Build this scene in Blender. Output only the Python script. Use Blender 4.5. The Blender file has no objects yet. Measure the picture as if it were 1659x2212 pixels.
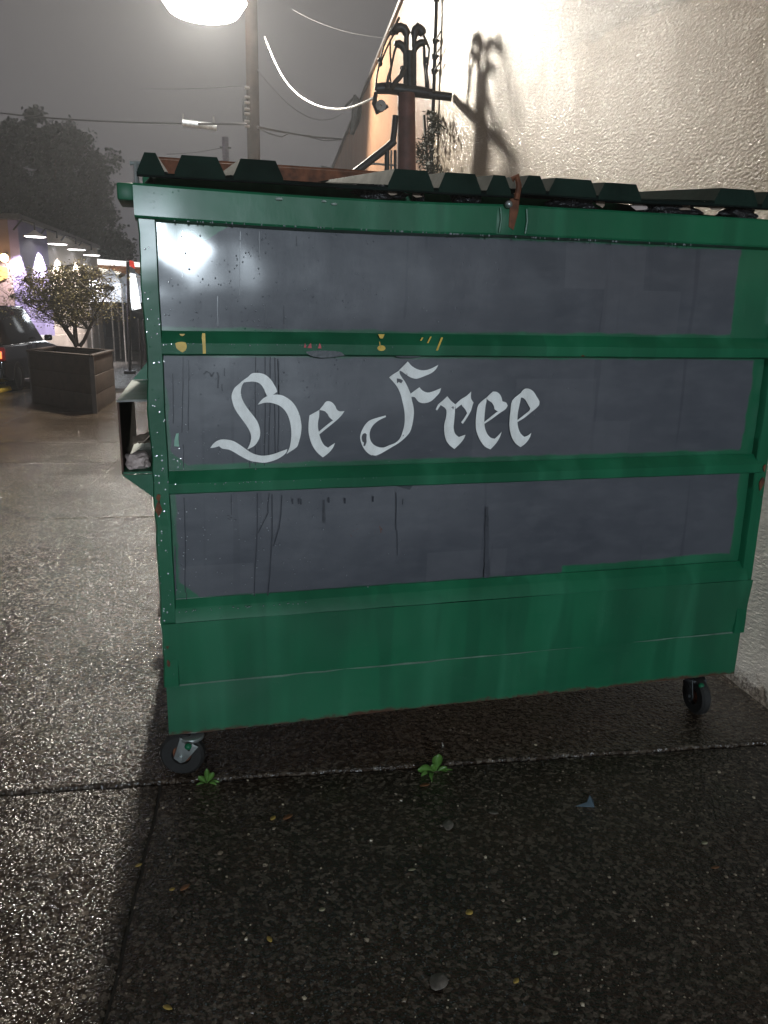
import bpy, bmesh, math, random
import numpy as np
from mathutils import Vector, Matrix, noise
random.seed(7)
S = bpy.context.scene
COL = S.collection
# ------------------------------------------------------------------ camera
CX, CY, CZ = 0.11275, -2.5457, 1.6
YAW, PITCH, ROLL, F = -0.252963, 0.244821, 0.017859, 1659.89
_f = Vector((-math.sin(YAW)*math.cos(PITCH), math.cos(YAW)*math.cos(PITCH), -math.sin(PITCH)))
_r0 = Vector((math.cos(YAW), math.sin(YAW), 0)); _u0 = _r0.cross(_f)
_r = _r0*math.cos(ROLL) + _u0*math.sin(ROLL); _u = -_r0*math.sin(ROLL) + _u0*math.cos(ROLL)
EYE = Vector((CX, CY, CZ))
cd = bpy.data.cameras.new('camera'); cam = bpy.data.objects.new('camera', cd); COL.objects.link(cam)
cd.sensor_fit = 'VERTICAL'; cd.sensor_height = 24.0; cd.lens = F/2212*24.0
cd.clip_start = .05; cd.clip_end = 600
cam.matrix_world = Matrix(((_r.x, _u.x, -_f.x, CX), (_r.y, _u.y, -_f.y, CY), (_r.z, _u.z, -_f.z, CZ), (0, 0, 0, 1)))
S.camera = cam
# ------------------------------------------------------------------ world: overcast, light polluted night sky
W = bpy.data.worlds.new('World'); S.world = W; W.use_nodes = True
wn = W.node_tree; wn.nodes.clear()
wo = wn.nodes.new('ShaderNodeOutputWorld')
sky = wn.nodes.new('ShaderNodeTexSky'); sky.sky_type = 'NISHITA'; sky.sun_disc = False
sky.sun_elevation = math.radians(-6); sky.sun_rotation = math.radians(200)
b1 = wn.nodes.new('ShaderNodeBackground'); b1.inputs[1].default_value = .05
wn.links.new(sky.outputs[0], b1.inputs[0])
tc = wn.nodes.new('ShaderNodeTexCoord'); sp = wn.nodes.new('ShaderNodeSeparateXYZ'); wn.links.new(tc.outputs['Generated'], sp.inputs[0])
cr = wn.nodes.new('ShaderNodeValToRGB'); wn.links.new(sp.outputs[2], cr.inputs[0])
cr.color_ramp.elements[0].position = 0.0; cr.color_ramp.elements[0].color = (.070, .069, .082, 1)
cr.color_ramp.elements[1].position = .55; cr.color_ramp.elements[1].color = (.120, .112, .108, 1)
e = cr.color_ramp.elements.new(.2); e.color = (.100, .095, .098, 1)
b2 = wn.nodes.new('ShaderNodeBackground'); b2.inputs[1].default_value = 1.0
wn.links.new(cr.outputs[0], b2.inputs[0])
ad = wn.nodes.new('ShaderNodeAddShader'); wn.links.new(b1.outputs[0], ad.inputs[0]); wn.links.new(b2.outputs[0], ad.inputs[1])
wn.links.new(ad.outputs[0], wo.inputs[0])
vs = S.view_settings; vs.view_transform = 'Standard'; vs.look = 'None'; vs.exposure = 0.0; vs.gamma = 1; vs.use_curve_mapping = False
S.cycles.volume_bounces = 0; S.cycles.max_bounces = 6; S.cycles.sample_clamp_indirect = 3
LAMP_D = 17.0
P_BACK, P_FRONT = 5600., 4000.

# ------------------------------------------------------------------ pixel rays -> places (picture coordinates are 1659 x 2212)
def ray(x, y): return (_f + _r*((x-829.5)/F) - _u*((y-1106)/F))
def plane(x, y, n, c):
    d = ray(x, y); n = Vector(n); return EYE + d*((c - n.dot(EYE))/n.dot(d))
def face(x, y, Y=0.): return plane(x, y, (0, 1, 0), Y)
def gnd(x, y, z=0.): return plane(x, y, (0, 0, 1), z)
def far(x, y, D):
    d = ray(x, y); return EYE + d*(D/math.hypot(d.x, d.y))
WD = math.radians(6.1)
V = Vector((math.sin(WD), math.cos(WD), 0)); U = Vector((math.cos(WD), -math.sin(WD), 0))   # building frame
WALLC = U.dot(Vector((2.545, .31, 0)))
def wall(x, y, off=0.): return plane(x, y, U, WALLC - off)
def uv(u, v, z=0.): return U*u + V*v + Vector((0, 0, z))

# ------------------------------------------------------------------ mesh helpers
class MB:
    def __init__(s): s.v = []; s.f = []
    def add(s, vs, fs):
        n = len(s.v); s.v += [tuple(v) for v in vs]; s.f += [tuple(i+n for i in f) for f in fs]; return s
    def box(s, x0, x1, y0, y1, z0, z1, M=None):
        vs = [Vector((x, y, z)) for x in (x0, x1) for y in (y0, y1) for z in (z0, z1)]
        if M is not None: vs = [M @ v for v in vs]
        return s.add(vs, [(0, 1, 3, 2), (4, 6, 7, 5), (0, 4, 5, 1), (2, 3, 7, 6), (0, 2, 6, 4), (1, 5, 7, 3)])
    def prism(s, pts, d):           # polygon of 3-d points pushed along vector d
        n = len(pts); pts = [Vector(p) for p in pts]; d = Vector(d)
        return s.add(pts + [p+d for p in pts], [tuple(range(n))[::-1], tuple(range(n, 2*n))] + [(i, (i+1) % n, n+(i+1) % n, n+i) for i in range(n)])
    def tube(s, pts, r, n=10, cap=True):
        pts = [Vector(p) for p in pts]; m = len(pts); rs = r if isinstance(r, (list, tuple)) else [r]*m
        t0 = (pts[1]-pts[0]).normalized(); a = t0.orthogonal().normalized(); vs = []
        for i, p in enumerate(pts):
            t = ((pts[min(i+1, m-1)]-pts[max(i-1, 0)])).normalized()
            a = (a - t*a.dot(t)).normalized(); b = t.cross(a)
            for k in range(n):
                q = 2*math.pi*k/n; vs.append(p + (a*math.cos(q)+b*math.sin(q))*rs[i])
        fs = [(i*n+k, i*n+(k+1) % n, (i+1)*n+(k+1) % n, (i+1)*n+k) for i in range(m-1) for k in range(n)]
        if cap: fs += [tuple(range(n))[::-1], tuple((m-1)*n+k for k in range(n))]
        return s.add(vs, fs)
    def cyl(s, c, ax, r, h, n=24):
        c = Vector(c); ax = Vector(ax).normalized(); return s.tube([c-ax*h/2, c+ax*h/2], r, n)
    def lathe(s, c, ax, prof, n=32):     # prof: (along, radius) closed loop -> ring
        c = Vector(c); ax = Vector(ax).normalized(); a = ax.orthogonal().normalized(); b = ax.cross(a); m = len(prof)
        vs = [c + ax*h + (a*math.cos(2*math.pi*k/n)+b*math.sin(2*math.pi*k/n))*r for k in range(n) for h, r in prof]
        return s.add(vs, [(k*m+j, k*m+(j+1) % m, ((k+1) % n)*m+(j+1) % m, ((k+1) % n)*m+j) for k in range(n) for j in range(m)])
    def ball(s, c, r, sq=1., n=6, ring=4, jit=0.):
        c = Vector(c); vs = [c+Vector((0, 0, r*sq))]
        for i in range(1, ring):
            a = math.pi*i/ring
            for k in range(n):
                q = 2*math.pi*k/n; j = 1+random.uniform(-jit, jit)
                vs.append(c+Vector((r*j*math.sin(a)*math.cos(q), r*j*math.sin(a)*math.sin(q), r*sq*math.cos(a))))
        vs.append(c-Vector((0, 0, r*sq))); L = len(vs)-1
        fs = [(0, 1+k, 1+(k+1) % n) for k in range(n)]
        for i in range(ring-2): fs += [(1+i*n+k, 1+(i+1)*n+k, 1+(i+1)*n+(k+1) % n, 1+i*n+(k+1) % n) for k in range(n)]
        fs += [(L, 1+(ring-2)*n+(k+1) % n, 1+(ring-2)*n+k) for k in range(n)]
        return s.add(vs, fs)
    def build(s, name, mat, parent=None, bevel=0, smooth=False, label=None, segs=2, sharp=40):
        me = bpy.data.meshes.new(name); o = bpy.data.objects.new(name, me)
        L = Vector(parent['_loc']) if parent is not None and '_loc' in parent else Vector((0, 0, 0))
        me.from_pydata([tuple(Vector(v)-L) for v in s.v], [], s.f)
        bm = bmesh.new(); bm.from_mesh(me); bmesh.ops.recalc_face_normals(bm, faces=bm.faces)
        if bevel: bmesh.ops.bevel(bm, geom=[e for e in bm.edges if len(e.link_faces) == 2 and e.calc_face_angle(0) > .5], offset=bevel, segments=segs, affect='EDGES', profile=.5, clamp_overlap=True)
        bm.to_mesh(me); bm.free()
        if smooth or bevel:
            for p in me.polygons: p.use_smooth = True
            if hasattr(me, 'set_sharp_from_angle'): me.set_sharp_from_angle(angle=math.radians(sharp))
        if isinstance(mat, Mat): mat = mat.m
        if mat: me.materials.append(mat)
        COL.objects.link(o)
        if parent is not None:
            o.parent = parent; o['_loc'] = tuple(L)
        if label: o['label'] = label
        return o
def thing(name, label, cat, loc=(0, 0, 0), group=None):
    o = bpy.data.objects.new(name, None); COL.objects.link(o); o.location = loc; o['_loc'] = tuple(loc); o.empty_display_size = .2
    o['label'] = label; o['category'] = cat
    if group: o['group'] = group
    return o
def tag(o, label, cat, group=None):
    o['label'] = label; o['category'] = cat
    if group: o['group'] = group
    return o
def struct(o): o['kind'] = 'structure'; return o
def stuff(o): o['kind'] = 'stuff'; return o
def recentre(o):
    "move the origin of a top-level mesh to the middle of its base"
    me = o.data; n = len(me.vertices)
    co = np.empty(n*3, 'f'); me.vertices.foreach_get('co', co); co = co.reshape(-1, 3)
    c = (co.min(0)+co.max(0))/2; c[2] = co[:, 2].min(); co -= c; me.vertices.foreach_set('co', co.ravel()); o.location = c.tolist(); me.update(); return o

# ------------------------------------------------------------------ material helpers
class Mat:
    def __init__(s, name):
        s.m = bpy.data.materials.new(name); s.m.use_nodes = True; s.nt = s.m.node_tree; s.nt.nodes.clear()
        s.out = s.N('ShaderNodeOutputMaterial'); s.b = s.N('ShaderNodeBsdfPrincipled'); s.L(s.b.outputs[0], s.out.inputs[0])
        s.co = s.N('ShaderNodeTexCoord').outputs['Object']; s.xyz = None
    def N(s, t, **k):
        n = s.nt.nodes.new(t)
        for a, b in k.items(): setattr(n, a, b)
        return n
    def L(s, a, b): s.nt.links.new(a, b)
    def setin(s, sock, v):
        if hasattr(v, 'is_linked') or hasattr(v, 'links'): s.L(v, sock)
        else: sock.default_value = (tuple(v)+(1,)) if isinstance(v, (tuple, list)) and len(v) == 3 and sock.type == 'RGBA' else v
    def math(s, op, a, b=0., c=None, clamp=False):
        n = s.N('ShaderNodeMath', operation=op); n.use_clamp = clamp; s.setin(n.inputs[0], a); s.setin(n.inputs[1], b)
        if c is not None: s.setin(n.inputs[2], c)
        return n.outputs[0]
    def map(s, sc=(1, 1, 1), rot=(0, 0, 0), loc=(0, 0, 0)):
        n = s.N('ShaderNodeMapping'); s.L(s.co, n.inputs[0]); n.inputs['Scale'].default_value = sc; n.inputs['Rotation'].default_value = rot; n.inputs['Location'].default_value = loc; return n.outputs[0]
    def noise(s, scale, detail=4, rough=.55, sc=(1, 1, 1), rot=(0, 0, 0), loc=(0, 0, 0), col=False, dist=0.):
        n = s.N('ShaderNodeTexNoise'); s.L(s.map(sc, rot, loc), n.inputs['Vector']); n.inputs['Scale'].default_value = scale; n.inputs['Detail'].default_value = detail; n.inputs['Roughness'].default_value = rough; n.inputs['Distortion'].default_value = dist
        return n.outputs['Color' if col else 'Fac']
    def voro(s, scale, sc=(1, 1, 1), out='Distance', feature='F1', rnd=1.):
        n = s.N('ShaderNodeTexVoronoi', feature=feature); s.L(s.map(sc), n.inputs['Vector']); n.inputs['Scale'].default_value = scale; n.inputs['Randomness'].default_value = rnd; return n.outputs[out]
    def ramp(s, f, stops):
        n = s.N('ShaderNodeValToRGB'); s.L(f, n.inputs[0]); e = n.color_ramp.elements
        for i, (p, c) in enumerate(stops):
            el = e[i] if i < 2 else e.new(p)
            el.position = p; c = (c, c, c) if not isinstance(c, (tuple, list)) else c; el.color = tuple(c)+(1,)
        return n.outputs[0]
    def mix(s, f, a, b, mode='MIX'):
        n = s.N('ShaderNodeMix', data_type='RGBA', blend_type=mode); s.setin(n.inputs[0], f); s.setin(n.inputs[6], a); s.setin(n.inputs[7], b); return n.outputs[2]
    def bump(s, h, strength=.3, dist=.01, normal=None):
        n = s.N('ShaderNodeBump'); s.L(h, n.inputs['Height']); n.inputs['Strength'].default_value = strength; n.inputs['Distance'].default_value = dist
        if normal is not None: s.L(normal, n.inputs['Normal'])
        return n.outputs[0]
    def pxyz(s):
        if s.xyz is None: s.xyz = s.N('ShaderNodeSeparateXYZ'); s.L(s.co, s.xyz.inputs[0])
        return s.xyz.outputs
    def step(s, v, edge, soft=.004):        # 1 where v > edge
        n = s.N('ShaderNodeMapRange'); s.setin(n.inputs[0], v); n.inputs[1].default_value = edge-soft; n.inputs[2].default_value = edge+soft; return n.outputs[0]
    def P(s, base=None, rough=None, metal=None, normal=None, coat=None, coatr=None, spec=None, emit=None, es=0., alpha=None):
        b = s.b.inputs
        for k, v in (('Base Color', base), ('Roughness', rough), ('Metallic', metal), ('Normal', normal), ('Coat Weight', coat), ('Coat Roughness', coatr), ('Specular IOR Level', spec), ('Emission Color', emit)):
            if v is not None: s.setin(b[k], v)
        b['Emission Strength'].default_value = es
        return s.m
def simple(name, col, rough=.6, metal=0., var=.35, scale=14., bump=.15, dist=.004, spec=None, coat=None):
    m = Mat(name); n = m.noise(scale, 5)
    c = m.mix(m.ramp(n, [(.3, 0.), (.75, 1.)]), tuple(x*(1-var) for x in col), tuple(min(1, x*(1+var)) for x in col))
    return m.P(base=c, rough=m.math('ADD', rough-.08, m.math('MULTIPLY', m.noise(scale*2.3, 3), .16)), metal=metal, normal=m.bump(m.noise(scale*6, 4), bump, dist), spec=spec, coat=coat)
def emit(name, col, s):
    m = Mat(name); return m.P(base=(.02, .02, .02), emit=col, es=s)

# dumpster paint. kind: None green only, or rect of the rolled grey paint
GREEN = (.008, .128, .056); GREEND = (.005, .085, .038); GREENL = (.024, .175, .088)
def paint(name, rect=None, cuts=(), hole=None, rust_z=None, rustspots=True, wet=.5, coat=.45):
    m = Mat(name); X, Y, Z = m.pxyz()
    big = m.noise(2.2, 3, .6, sc=(1, 1, .5))
    g = m.mix(m.ramp(big, [(.38, 0.), (.62, 1.)]), GREEND, GREEN)
    st = m.ramp(m.noise(9, 2, .5, sc=(1, 1, .06)), [(.5, 0.), (.66, 1.)])
    g = m.mix(m.math('MULTIPLY', st, .45), g, GREENL)
    st2 = m.ramp(m.noise(7, 2, .5, sc=(1, 1, .05), loc=(3, 0, 2)), [(.55, 0.), (.6, 1.)])
    g = m.mix(m.math('MULTIPLY', st2, .55), g, GREEND)
    sc = m.ramp(m.noise(60, 6, .75, sc=(1, 1, .4)), [(.66, 0.), (.72, 1.)])
    g = m.mix(m.math('MULTIPLY', sc, .35), g, (.06, .17, .11))
    col = g; rough = m.math('ADD', .28, m.math('MULTIPLY', m.noise(3.5, 5, .6), .28))
    if rect:
        x0, x1, z0, z1 = rect
        nx = m.math('MULTIPLY', m.math('SUBTRACT', m.noise(6, 4, .6), .5), .055); nz = m.math('MULTIPLY', m.math('SUBTRACT', m.noise(9, 4, .6, loc=(7, 1, 3), sc=(1, 1, .4)), .5), .026)
        xx = m.math('ADD', X, nx); zz = m.math('ADD', Z, nz)
        k = m.math('MULTIPLY', m.step(xx, x0), m.math('SUBTRACT', 1., m.step(xx, x1)))
        k = m.math('MULTIPLY', k, m.math('MULTIPLY', m.step(zz, z0), m.math('SUBTRACT', 1., m.step(zz, z1))))
        for (a, b, c, sg) in cuts:      # a*x + b*z > c keeps the grey
            k = m.math('MULTIPLY', k, m.step(m.math('ADD', m.math('MULTIPLY', xx, a), m.math('MULTIPLY', zz, b)), c))
        if hole:
            hx = m.math('MULTIPLY', m.step(xx, hole[0], .003), m.math('SUBTRACT', 1., m.step(m.math('SUBTRACT', zz, m.math('MULTIPLY', X, .012)), hole[1])))
            k = m.math('MULTIPLY', k, m.math('SUBTRACT', 1., hx))
        gv = m.noise(1.7, 4, .6, loc=(2, 2, 2)); gr = m.mix(m.ramp(gv, [(.35, 0.), (.65, 1.)]), (.046, .050, .063), (.071, .074, .088))
        ro = m.ramp(m.noise(14, 3, .6, sc=(.5, 1, 1.4)), [(.45, 0.), (.75, 1.)]); gr = m.mix(m.math('MULTIPLY', ro, .35), gr, (.112, .115, .132))
        dr = m.ramp(m.noise(22, 2, .4, sc=(1, 1, .035), loc=(1, 0, 5)), [(.66, 0.), (.7, 1.)]); gr = m.mix(m.math('MULTIPLY', dr, .45), gr, (.035, .037, .05))
        pt = m.ramp(m.N('ShaderNodeTexVoronoi').outputs[0], [(0, 0.), (1, 0.)])
        # roller touch-up patches, straight sided
        br = m.N('ShaderNodeTexBrick'); m.L(m.map((1, 1, 1), (math.radians(90), 0, 0)), br.inputs[0]); br.inputs['Scale'].default_value = 1.6; br.inputs['Mortar Size'].default_value = 0; br.inputs['Color1'].default_value = (0, 0, 0, 1); br.inputs['Color2'].default_value = (1, 1, 1, 1); br.inputs['Bias'].default_value = -.1
        pk = m.ramp(br.outputs[0], [(.78, 0.), (.8, 1.)])
        gr = m.mix(m.math('MULTIPLY', pk, .38), gr, (.100, .101, .115))
        col = m.mix(k, g, gr); rough = m.math('ADD', rough, m.math('MULTIPLY', k, .06))
    if rust_z is not None:
        rn = m.math('MULTIPLY', m.math('SUBTRACT', m.noise(13, 6, .75, sc=(1, 1, 1.6)), .5), .075)
        rk = m.math('SUBTRACT', 1., m.step(m.math('ADD', Z, rn), rust_z, .006))
        col = m.mix(rk, col, m.mix(m.noise(40, 4), (.030, .013, .006), (.085, .030, .010))); rough = m.math('ADD', rough, m.math('MULTIPLY', rk, .4))
    if rustspots:
        rs = m.math('MULTIPLY', m.ramp(m.noise(5, 7, .78, loc=(9, 4, 1)), [(.685, 0.), (.70, 1.)]), 1.)
        col = m.mix(rs, col, (.11, .032, .010)); rough = m.math('ADD', rough, m.math('MULTIPLY', rs, .4))
    h = m.math('ADD', m.math('MULTIPLY', m.noise(4.5, 3, .5), 1.2), m.math('MULTIPLY', m.noise(90, 4, .6, sc=(1, 1, .35)), .05))
    nb = m.bump(h, .35, .012)
    drops = m.ramp(m.voro(70, out='Distance'), [(0., 1.), (.2, 0.)]); gate = m.ramp(m.noise(11, 3, .6, loc=(4, 4, 4)), [(.52, 0.), (.62, 1.)])
    nb = m.bump(m.math('MULTIPLY', drops, gate), wet, .0025, nb)
    return m.P(base=col, rough=rough, normal=nb, coat=coat, coatr=.14, spec=.5 if coat > .2 else .28)
GP = paint('green_dumpster_paint', rust_z=.03, coat=.0)
GPS = paint('green_skirt_paint', rust_z=.172)
RUST = simple('rusty_steel', (.16, .055, .024), .75, .2, .6, 22, .5, .003)
GALV = simple('galvanised_steel', (.42, .45, .44), .38, .75, .25, 18, .15, .002)
BLACKP = simple('black_lid_plastic', (.006, .011, .010), .95, 0, .4, 6, .2, .004, spec=0.)
RUBBER = simple('black_rubber', (.014, .013, .012), .7, 0, .4, 30, .4, .002)
DSTEEL = simple('dark_steel', (.03, .032, .036), .42, .5, .4, 20, .2, .002)

def wet_ground(name, base, dark, brown, seed=0, speck=1.):
    m = Mat(name)
    big = m.noise(.9, 5, .6, loc=(seed, seed, 0)); mid = m.noise(6, 5, .65, loc=(seed, 1, 0))
    c = m.mix(m.ramp(big, [(.35, 0.), (.68, 1.)]), dark, base); bnd = m.ramp(m.noise(.7, 4, .6, sc=(.5, 2.2, 1), loc=(seed+2, 6, 0)), [(.45, 0.), (.62, 1.)]); c = m.mix(m.math('MULTIPLY', bnd, .85), c, dark); c = m.mix(m.math('MULTIPLY', m.ramp(mid, [(.45, 0.), (.7, 1.)]), .6), c, brown)
    vc = m.voro(85, out='Color'); vs2 = m.N('ShaderNodeSeparateColor'); m.L(vc, vs2.inputs[0])
    agg = m.ramp(vs2.outputs[0], [(.55, (0, 0, 0)), (.97, (.5, .42, .33))]); c = m.mix(.16*speck, c, agg, 'ADD')
    moss = m.ramp(m.noise(2.3, 5, .7, loc=(5+seed, 3, 1)), [(.56, 0.), (.7, 1.)]); c = m.mix(m.math('MULTIPLY', moss, .45), c, (.022, .026, .010))
    wetn = m.ramp(m.noise(1.3, 4, .6, loc=(3, seed, 2)), [(.35, .10), (.7, .24)])
    vor = m.voro(105, out='Distance'); vor2 = m.voro(46, out='Distance'); fine = m.noise(240, 2, .6); med = m.math('ADD', m.noise(30, 3, .5), m.math('MULTIPLY', m.noise(13, 3, .5), 1.4))
    h = m.math('ADD', m.math('ADD', m.math('MULTIPLY', m.math('SUBTRACT', 1., vor), .6), m.math('MULTIPLY', m.math('SUBTRACT', 1., vor2), .8)), m.math('ADD', m.math('MULTIPLY', fine, .09), m.math('MULTIPLY', med, .35)))
    return m.P(base=c, rough=wetn, normal=m.bump(h, 1., .0062), spec=.45)
CONC = wet_ground('wet_sidewalk_concrete', (.040, .028, .019), (.018, .012, .008), (.040, .023, .013))
CONCE = wet_ground('pale_slab_edge_concrete', (.085, .07, .055), (.05, .04, .03), (.07, .05, .035), 3)
ASPH = wet_ground('wet_asphalt', (.035, .034, .034), (.018, .018, .02), (.03, .026, .022), 6, .6)

# ================================================================== SETTING
g = MB().add([(-150, -80, -.05), (150, -80, -.05), (150, 260, -.05), (-150, 260, -.05)], [(0, 1, 2, 3)]).build('ground', ASPH); struct(g)
pave = thing('pavement', '', '', (0, 0, -.05))
for k in ('label', 'category'): del pave[k]
struct(pave)
def slab(u0, u1, v0, v1, ztop, mat=CONC):
    "one cast concrete slab with slightly ragged, rounded edges"
    gap = .0024; n = max(2, int((u1-u0)/.035)) if u1-u0 < 8 else 60; m_ = max(2, int((v1-v0)/.05)) if v1-v0 < 8 else 40
    def j(a, b): return .006*noise.noise(Vector((a*9, b*9, 0)))+.004*noise.noise(Vector((a*31, b*31, 4)))
    ring = [(u0+gap+(u1-u0-2*gap)*i/n, v0+gap) for i in range(n)] + [(u1-gap, v0+gap+(v1-v0-2*gap)*i/m_) for i in range(m_)] + \
           [(u1-gap-(u1-u0-2*gap)*i/n, v1-gap) for i in range(n)] + [(u0+gap, v1-gap-(v1-v0-2*gap)*i/m_) for i in range(m_)]
    cu, cv = (u0+u1)/2, (v0+v1)/2; vs = []; N = len(ring)
    for lev, (ins, z) in enumerate(((0, -.045), (0, ztop-.008), (.0035, ztop-.002), (.009, ztop))):
        for a, b in ring:
            a2 = a+j(a, b); b2 = b+j(b+7, a)
            a2 += (ins if a < cu else -ins) * (1 if abs(a-cu) > (u1-u0)/2-.02 else 0); b2 += (ins if b < cv else -ins)*(1 if abs(b-cv) > (v1-v0)/2-.02 else 0)
            zz = z + (.0025*noise.noise(Vector((a*14, b*14, 1))) if lev == 3 else 0)
            vs.append(uv(a2, b2, zz))
    fs = [(l*N+i, l*N+(i+1) % N, (l+1)*N+(i+1) % N, (l+1)*N+i) for l in range(3) for i in range(N)] + [tuple(3*N+i for i in range(N))]
    o = MB().add(vs, fs).build('slab', mat, pave, smooth=False)
    return o
v0 = V.dot(Vector((-.03, -.03, 0))); u0 = U.dot(Vector((-.04, -.1, 0)))
HV = [V.dot(gnd(*q)) for q in ((345, 1117), (330, 998), (330, 955), (250, 920))]
slab(u0, WALLC-.02, v0-6.0, v0, -.006); slab(u0-3.4, u0, v0-6.0, v0, -.0055); slab(u0-6.9, u0-3.4, v0-6, v0, -.003)
slab(u0-4.4, WALLC-.02, v0, HV[0], .004); slab(u0-7.9, u0-4.4, v0, HV[0], .004)
DIRT = simple('dark_joint_dirt', (.020, .016, .011), .8)
MB().box(-8, 3, -9, 16, -.03, -.012).build('joint_fill', DIRT, pave)
rows = HV + [HV[-1]+1.7, HV[-1]+3.4, HV[-1]+5.2]
for i in range(len(rows)-1):
    for (a, b) in ((-5.9, -3.6), (-3.6, -1.37), (-1.37, 2.3)):
        slab(a, b, rows[i], rows[i+1], .004+.002*((i+int(a)) % 3-1))

# ------------------------------------------------------------------ building wall on the right
def stucco(name, c0, c1, c2, near=False):
    m = Mat(name); X, Y, Z = m.pxyz()
    n1 = m.noise(1.1, 4, .6); c = m.mix(m.ramp(n1, [(.35, 0.), (.65, 1.)]), c0, c1)
    st = m.ramp(m.noise(2.4, 4, .6, sc=(3, 3, .25)), [(.5, 0.), (.72, 1.)]); c = m.mix(m.math('MULTIPLY', st, .35), c, c2)
    mt = m.ramp(m.noise(62, 3, .65, sc=(1, .6, 1.3), loc=(3, 1, 0)), [(.42, 0.), (.60, 1.)]); c = m.mix(m.math('MULTIPLY', mt, .38), c, (.27, .215, .15))
    if near:
        # darker unpainted patch high on the wall, and white paint low down, paled to stand in for missing lamplight
        q1, q2 = wall(1205, 115)-Vector(uv(WALLC, 0)), wall(1480, 2)-Vector(uv(WALLC, 0)); sl = (q2.z-q1.z)/(q2.y-q1.y); wob = m.math('MULTIPLY', m.math('SUBTRACT', m.noise(5, 5, .7), .5), .16)
        ka = m.step(m.math('ADD', m.math('ADD', Z, wob), m.math('MULTIPLY', Y, -sl)), q1.z-sl*q1.y, .02); kb = m.math('SUBTRACT', 1., m.step(m.math('ADD', Y, wob), q1.y, .05))
        c = m.mix(m.math('MULTIPLY', m.math('MULTIPLY', ka, kb), .75), c, m.mix(m.noise(26, 4, .7), (.11, .105, .075), (.26, .23, .17)))
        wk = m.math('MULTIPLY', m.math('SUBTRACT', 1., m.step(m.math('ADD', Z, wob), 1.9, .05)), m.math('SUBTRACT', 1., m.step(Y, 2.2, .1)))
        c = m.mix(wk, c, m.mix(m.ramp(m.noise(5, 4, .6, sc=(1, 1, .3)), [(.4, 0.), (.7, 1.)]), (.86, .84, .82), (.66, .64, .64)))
    # bare grubby footing
    fz = m.math('ADD', Z, m.math('MULTIPLY', m.math('SUBTRACT', m.noise(7, 6, .75), .5), .34))
    fk = m.math('SUBTRACT', 1., m.step(fz, .05, .02)); c = m.mix(fk, c, m.mix(m.ramp(m.noise(30, 5, .7), [(.4, 0.), (.6, 1.)]), (.10, .085, .075), (.46, .42, .38)))
    a = m.noise(64, 3, .6, sc=(1, .5, 1.4), rot=(math.radians(-30), 0, 0)); b = m.noise(130, 3, .6); v = m.voro(85, sc=(1, .6, 1.3))
    h = m.math('ADD', m.math('MULTIPLY', m.ramp(a, [(.35, 0.), (.72, 1.)]), 1.), m.math('ADD', m.math('MULTIPLY', b, .10), m.math('MULTIPLY', v, -.5)))
    h = m.math('ADD', h, m.math('MULTIPLY', m.math('MULTIPLY', fk, m.noise(30, 5, .8)), 2.))
    m.L(m.bump(h, 1., .0042), m.b.inputs['Coat Normal'])
    return m.P(base=c, rough=m.ramp(n1, [(.3, .48), (.7, .6)]), normal=m.bump(h, 1., .0017), spec=.08, coat=m.math('ADD', .34, m.math('MULTIPLY', m.ramp(m.noise(2.1, 4, .6, sc=(1.2, 1.2, .45), loc=(1, 2.2, 0)), [(.42, 0.), (.75, 1.)]), .28)), coatr=.15)
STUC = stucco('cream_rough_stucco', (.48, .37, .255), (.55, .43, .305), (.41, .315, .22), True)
STUCO = stucco('orange_brown_stucco', (.17, .085, .050), (.22, .11, .062), (.11, .055, .035))
bld = thing('stucco_building', 'tall rough cream stucco building behind the dumpster, orange-brown at its far end', 'building', tuple(uv(WALLC, 0)))
ZT = 6.38; VSPLIT = V.dot(wall(934, 330))
def wall_piece(va, vb, mat, name, label=None, thick=.28):
    mb = MB(); n = int((vb-va)/.12); zs = [-.05, .04, .09, .14, .2, .3]+[.3+(ZT-.3)*k/12 for k in range(1, 13)]
    vs = []
    for i in range(n+1):
        v = va+(vb-va)*i/n
        for z in zs:
            bulge = (.035*(1-z/.2) if z < .2 else 0)*(.6+.8*noise.noise(Vector((v*4, z*12, 0))))+.004*noise.noise(Vector((v*2, z*2, 3)))
            vs.append(uv(WALLC-bulge, v, z))
    m_ = len(zs); fs = [(i*m_+k, i*m_+k+1, (i+1)*m_+k+1, (i+1)*m_+k) for i in range(n) for k in range(m_-1)]
    mb.add(vs, fs)
    mb.add([uv(WALLC, va, ZT), uv(WALLC, vb, ZT), uv(WALLC+thick, vb, ZT), uv(WALLC+thick, va, ZT)], [(0, 1, 2, 3)])
    mb.add([uv(WALLC, vb, -.05), uv(WALLC, vb, ZT), uv(WALLC+6, vb, ZT), uv(WALLC+6, vb, -.05)], [(0, 1, 2, 3)])
    mb.add([uv(WALLC, va, -.05), uv(WALLC, va, ZT), uv(WALLC+6, va, ZT), uv(WALLC+6, va, -.05)], [(0, 1, 2, 3)])
    return mb.build(name, mat, bld, smooth=True, label=label)
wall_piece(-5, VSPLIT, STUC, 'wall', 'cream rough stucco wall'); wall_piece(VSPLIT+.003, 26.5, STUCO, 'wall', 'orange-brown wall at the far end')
COPE = simple('dark_metal_coping', (.05, .045, .045), .45, .5)
mb = MB(); a, b = -5.05, 26.55
mb.add([uv(WALLC+o, v, ZT+z) for v in (a, b) for o, z in ((-.05, .003), (-.05, .07), (.33, .07), (.33, .003))], [(0, 1, 2, 3), (4, 7, 6, 5), (0, 4, 5, 1), (1, 5, 6, 2), (2, 6, 7, 3), (3, 7, 4, 0)]).build('coping', COPE, bld)

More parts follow.
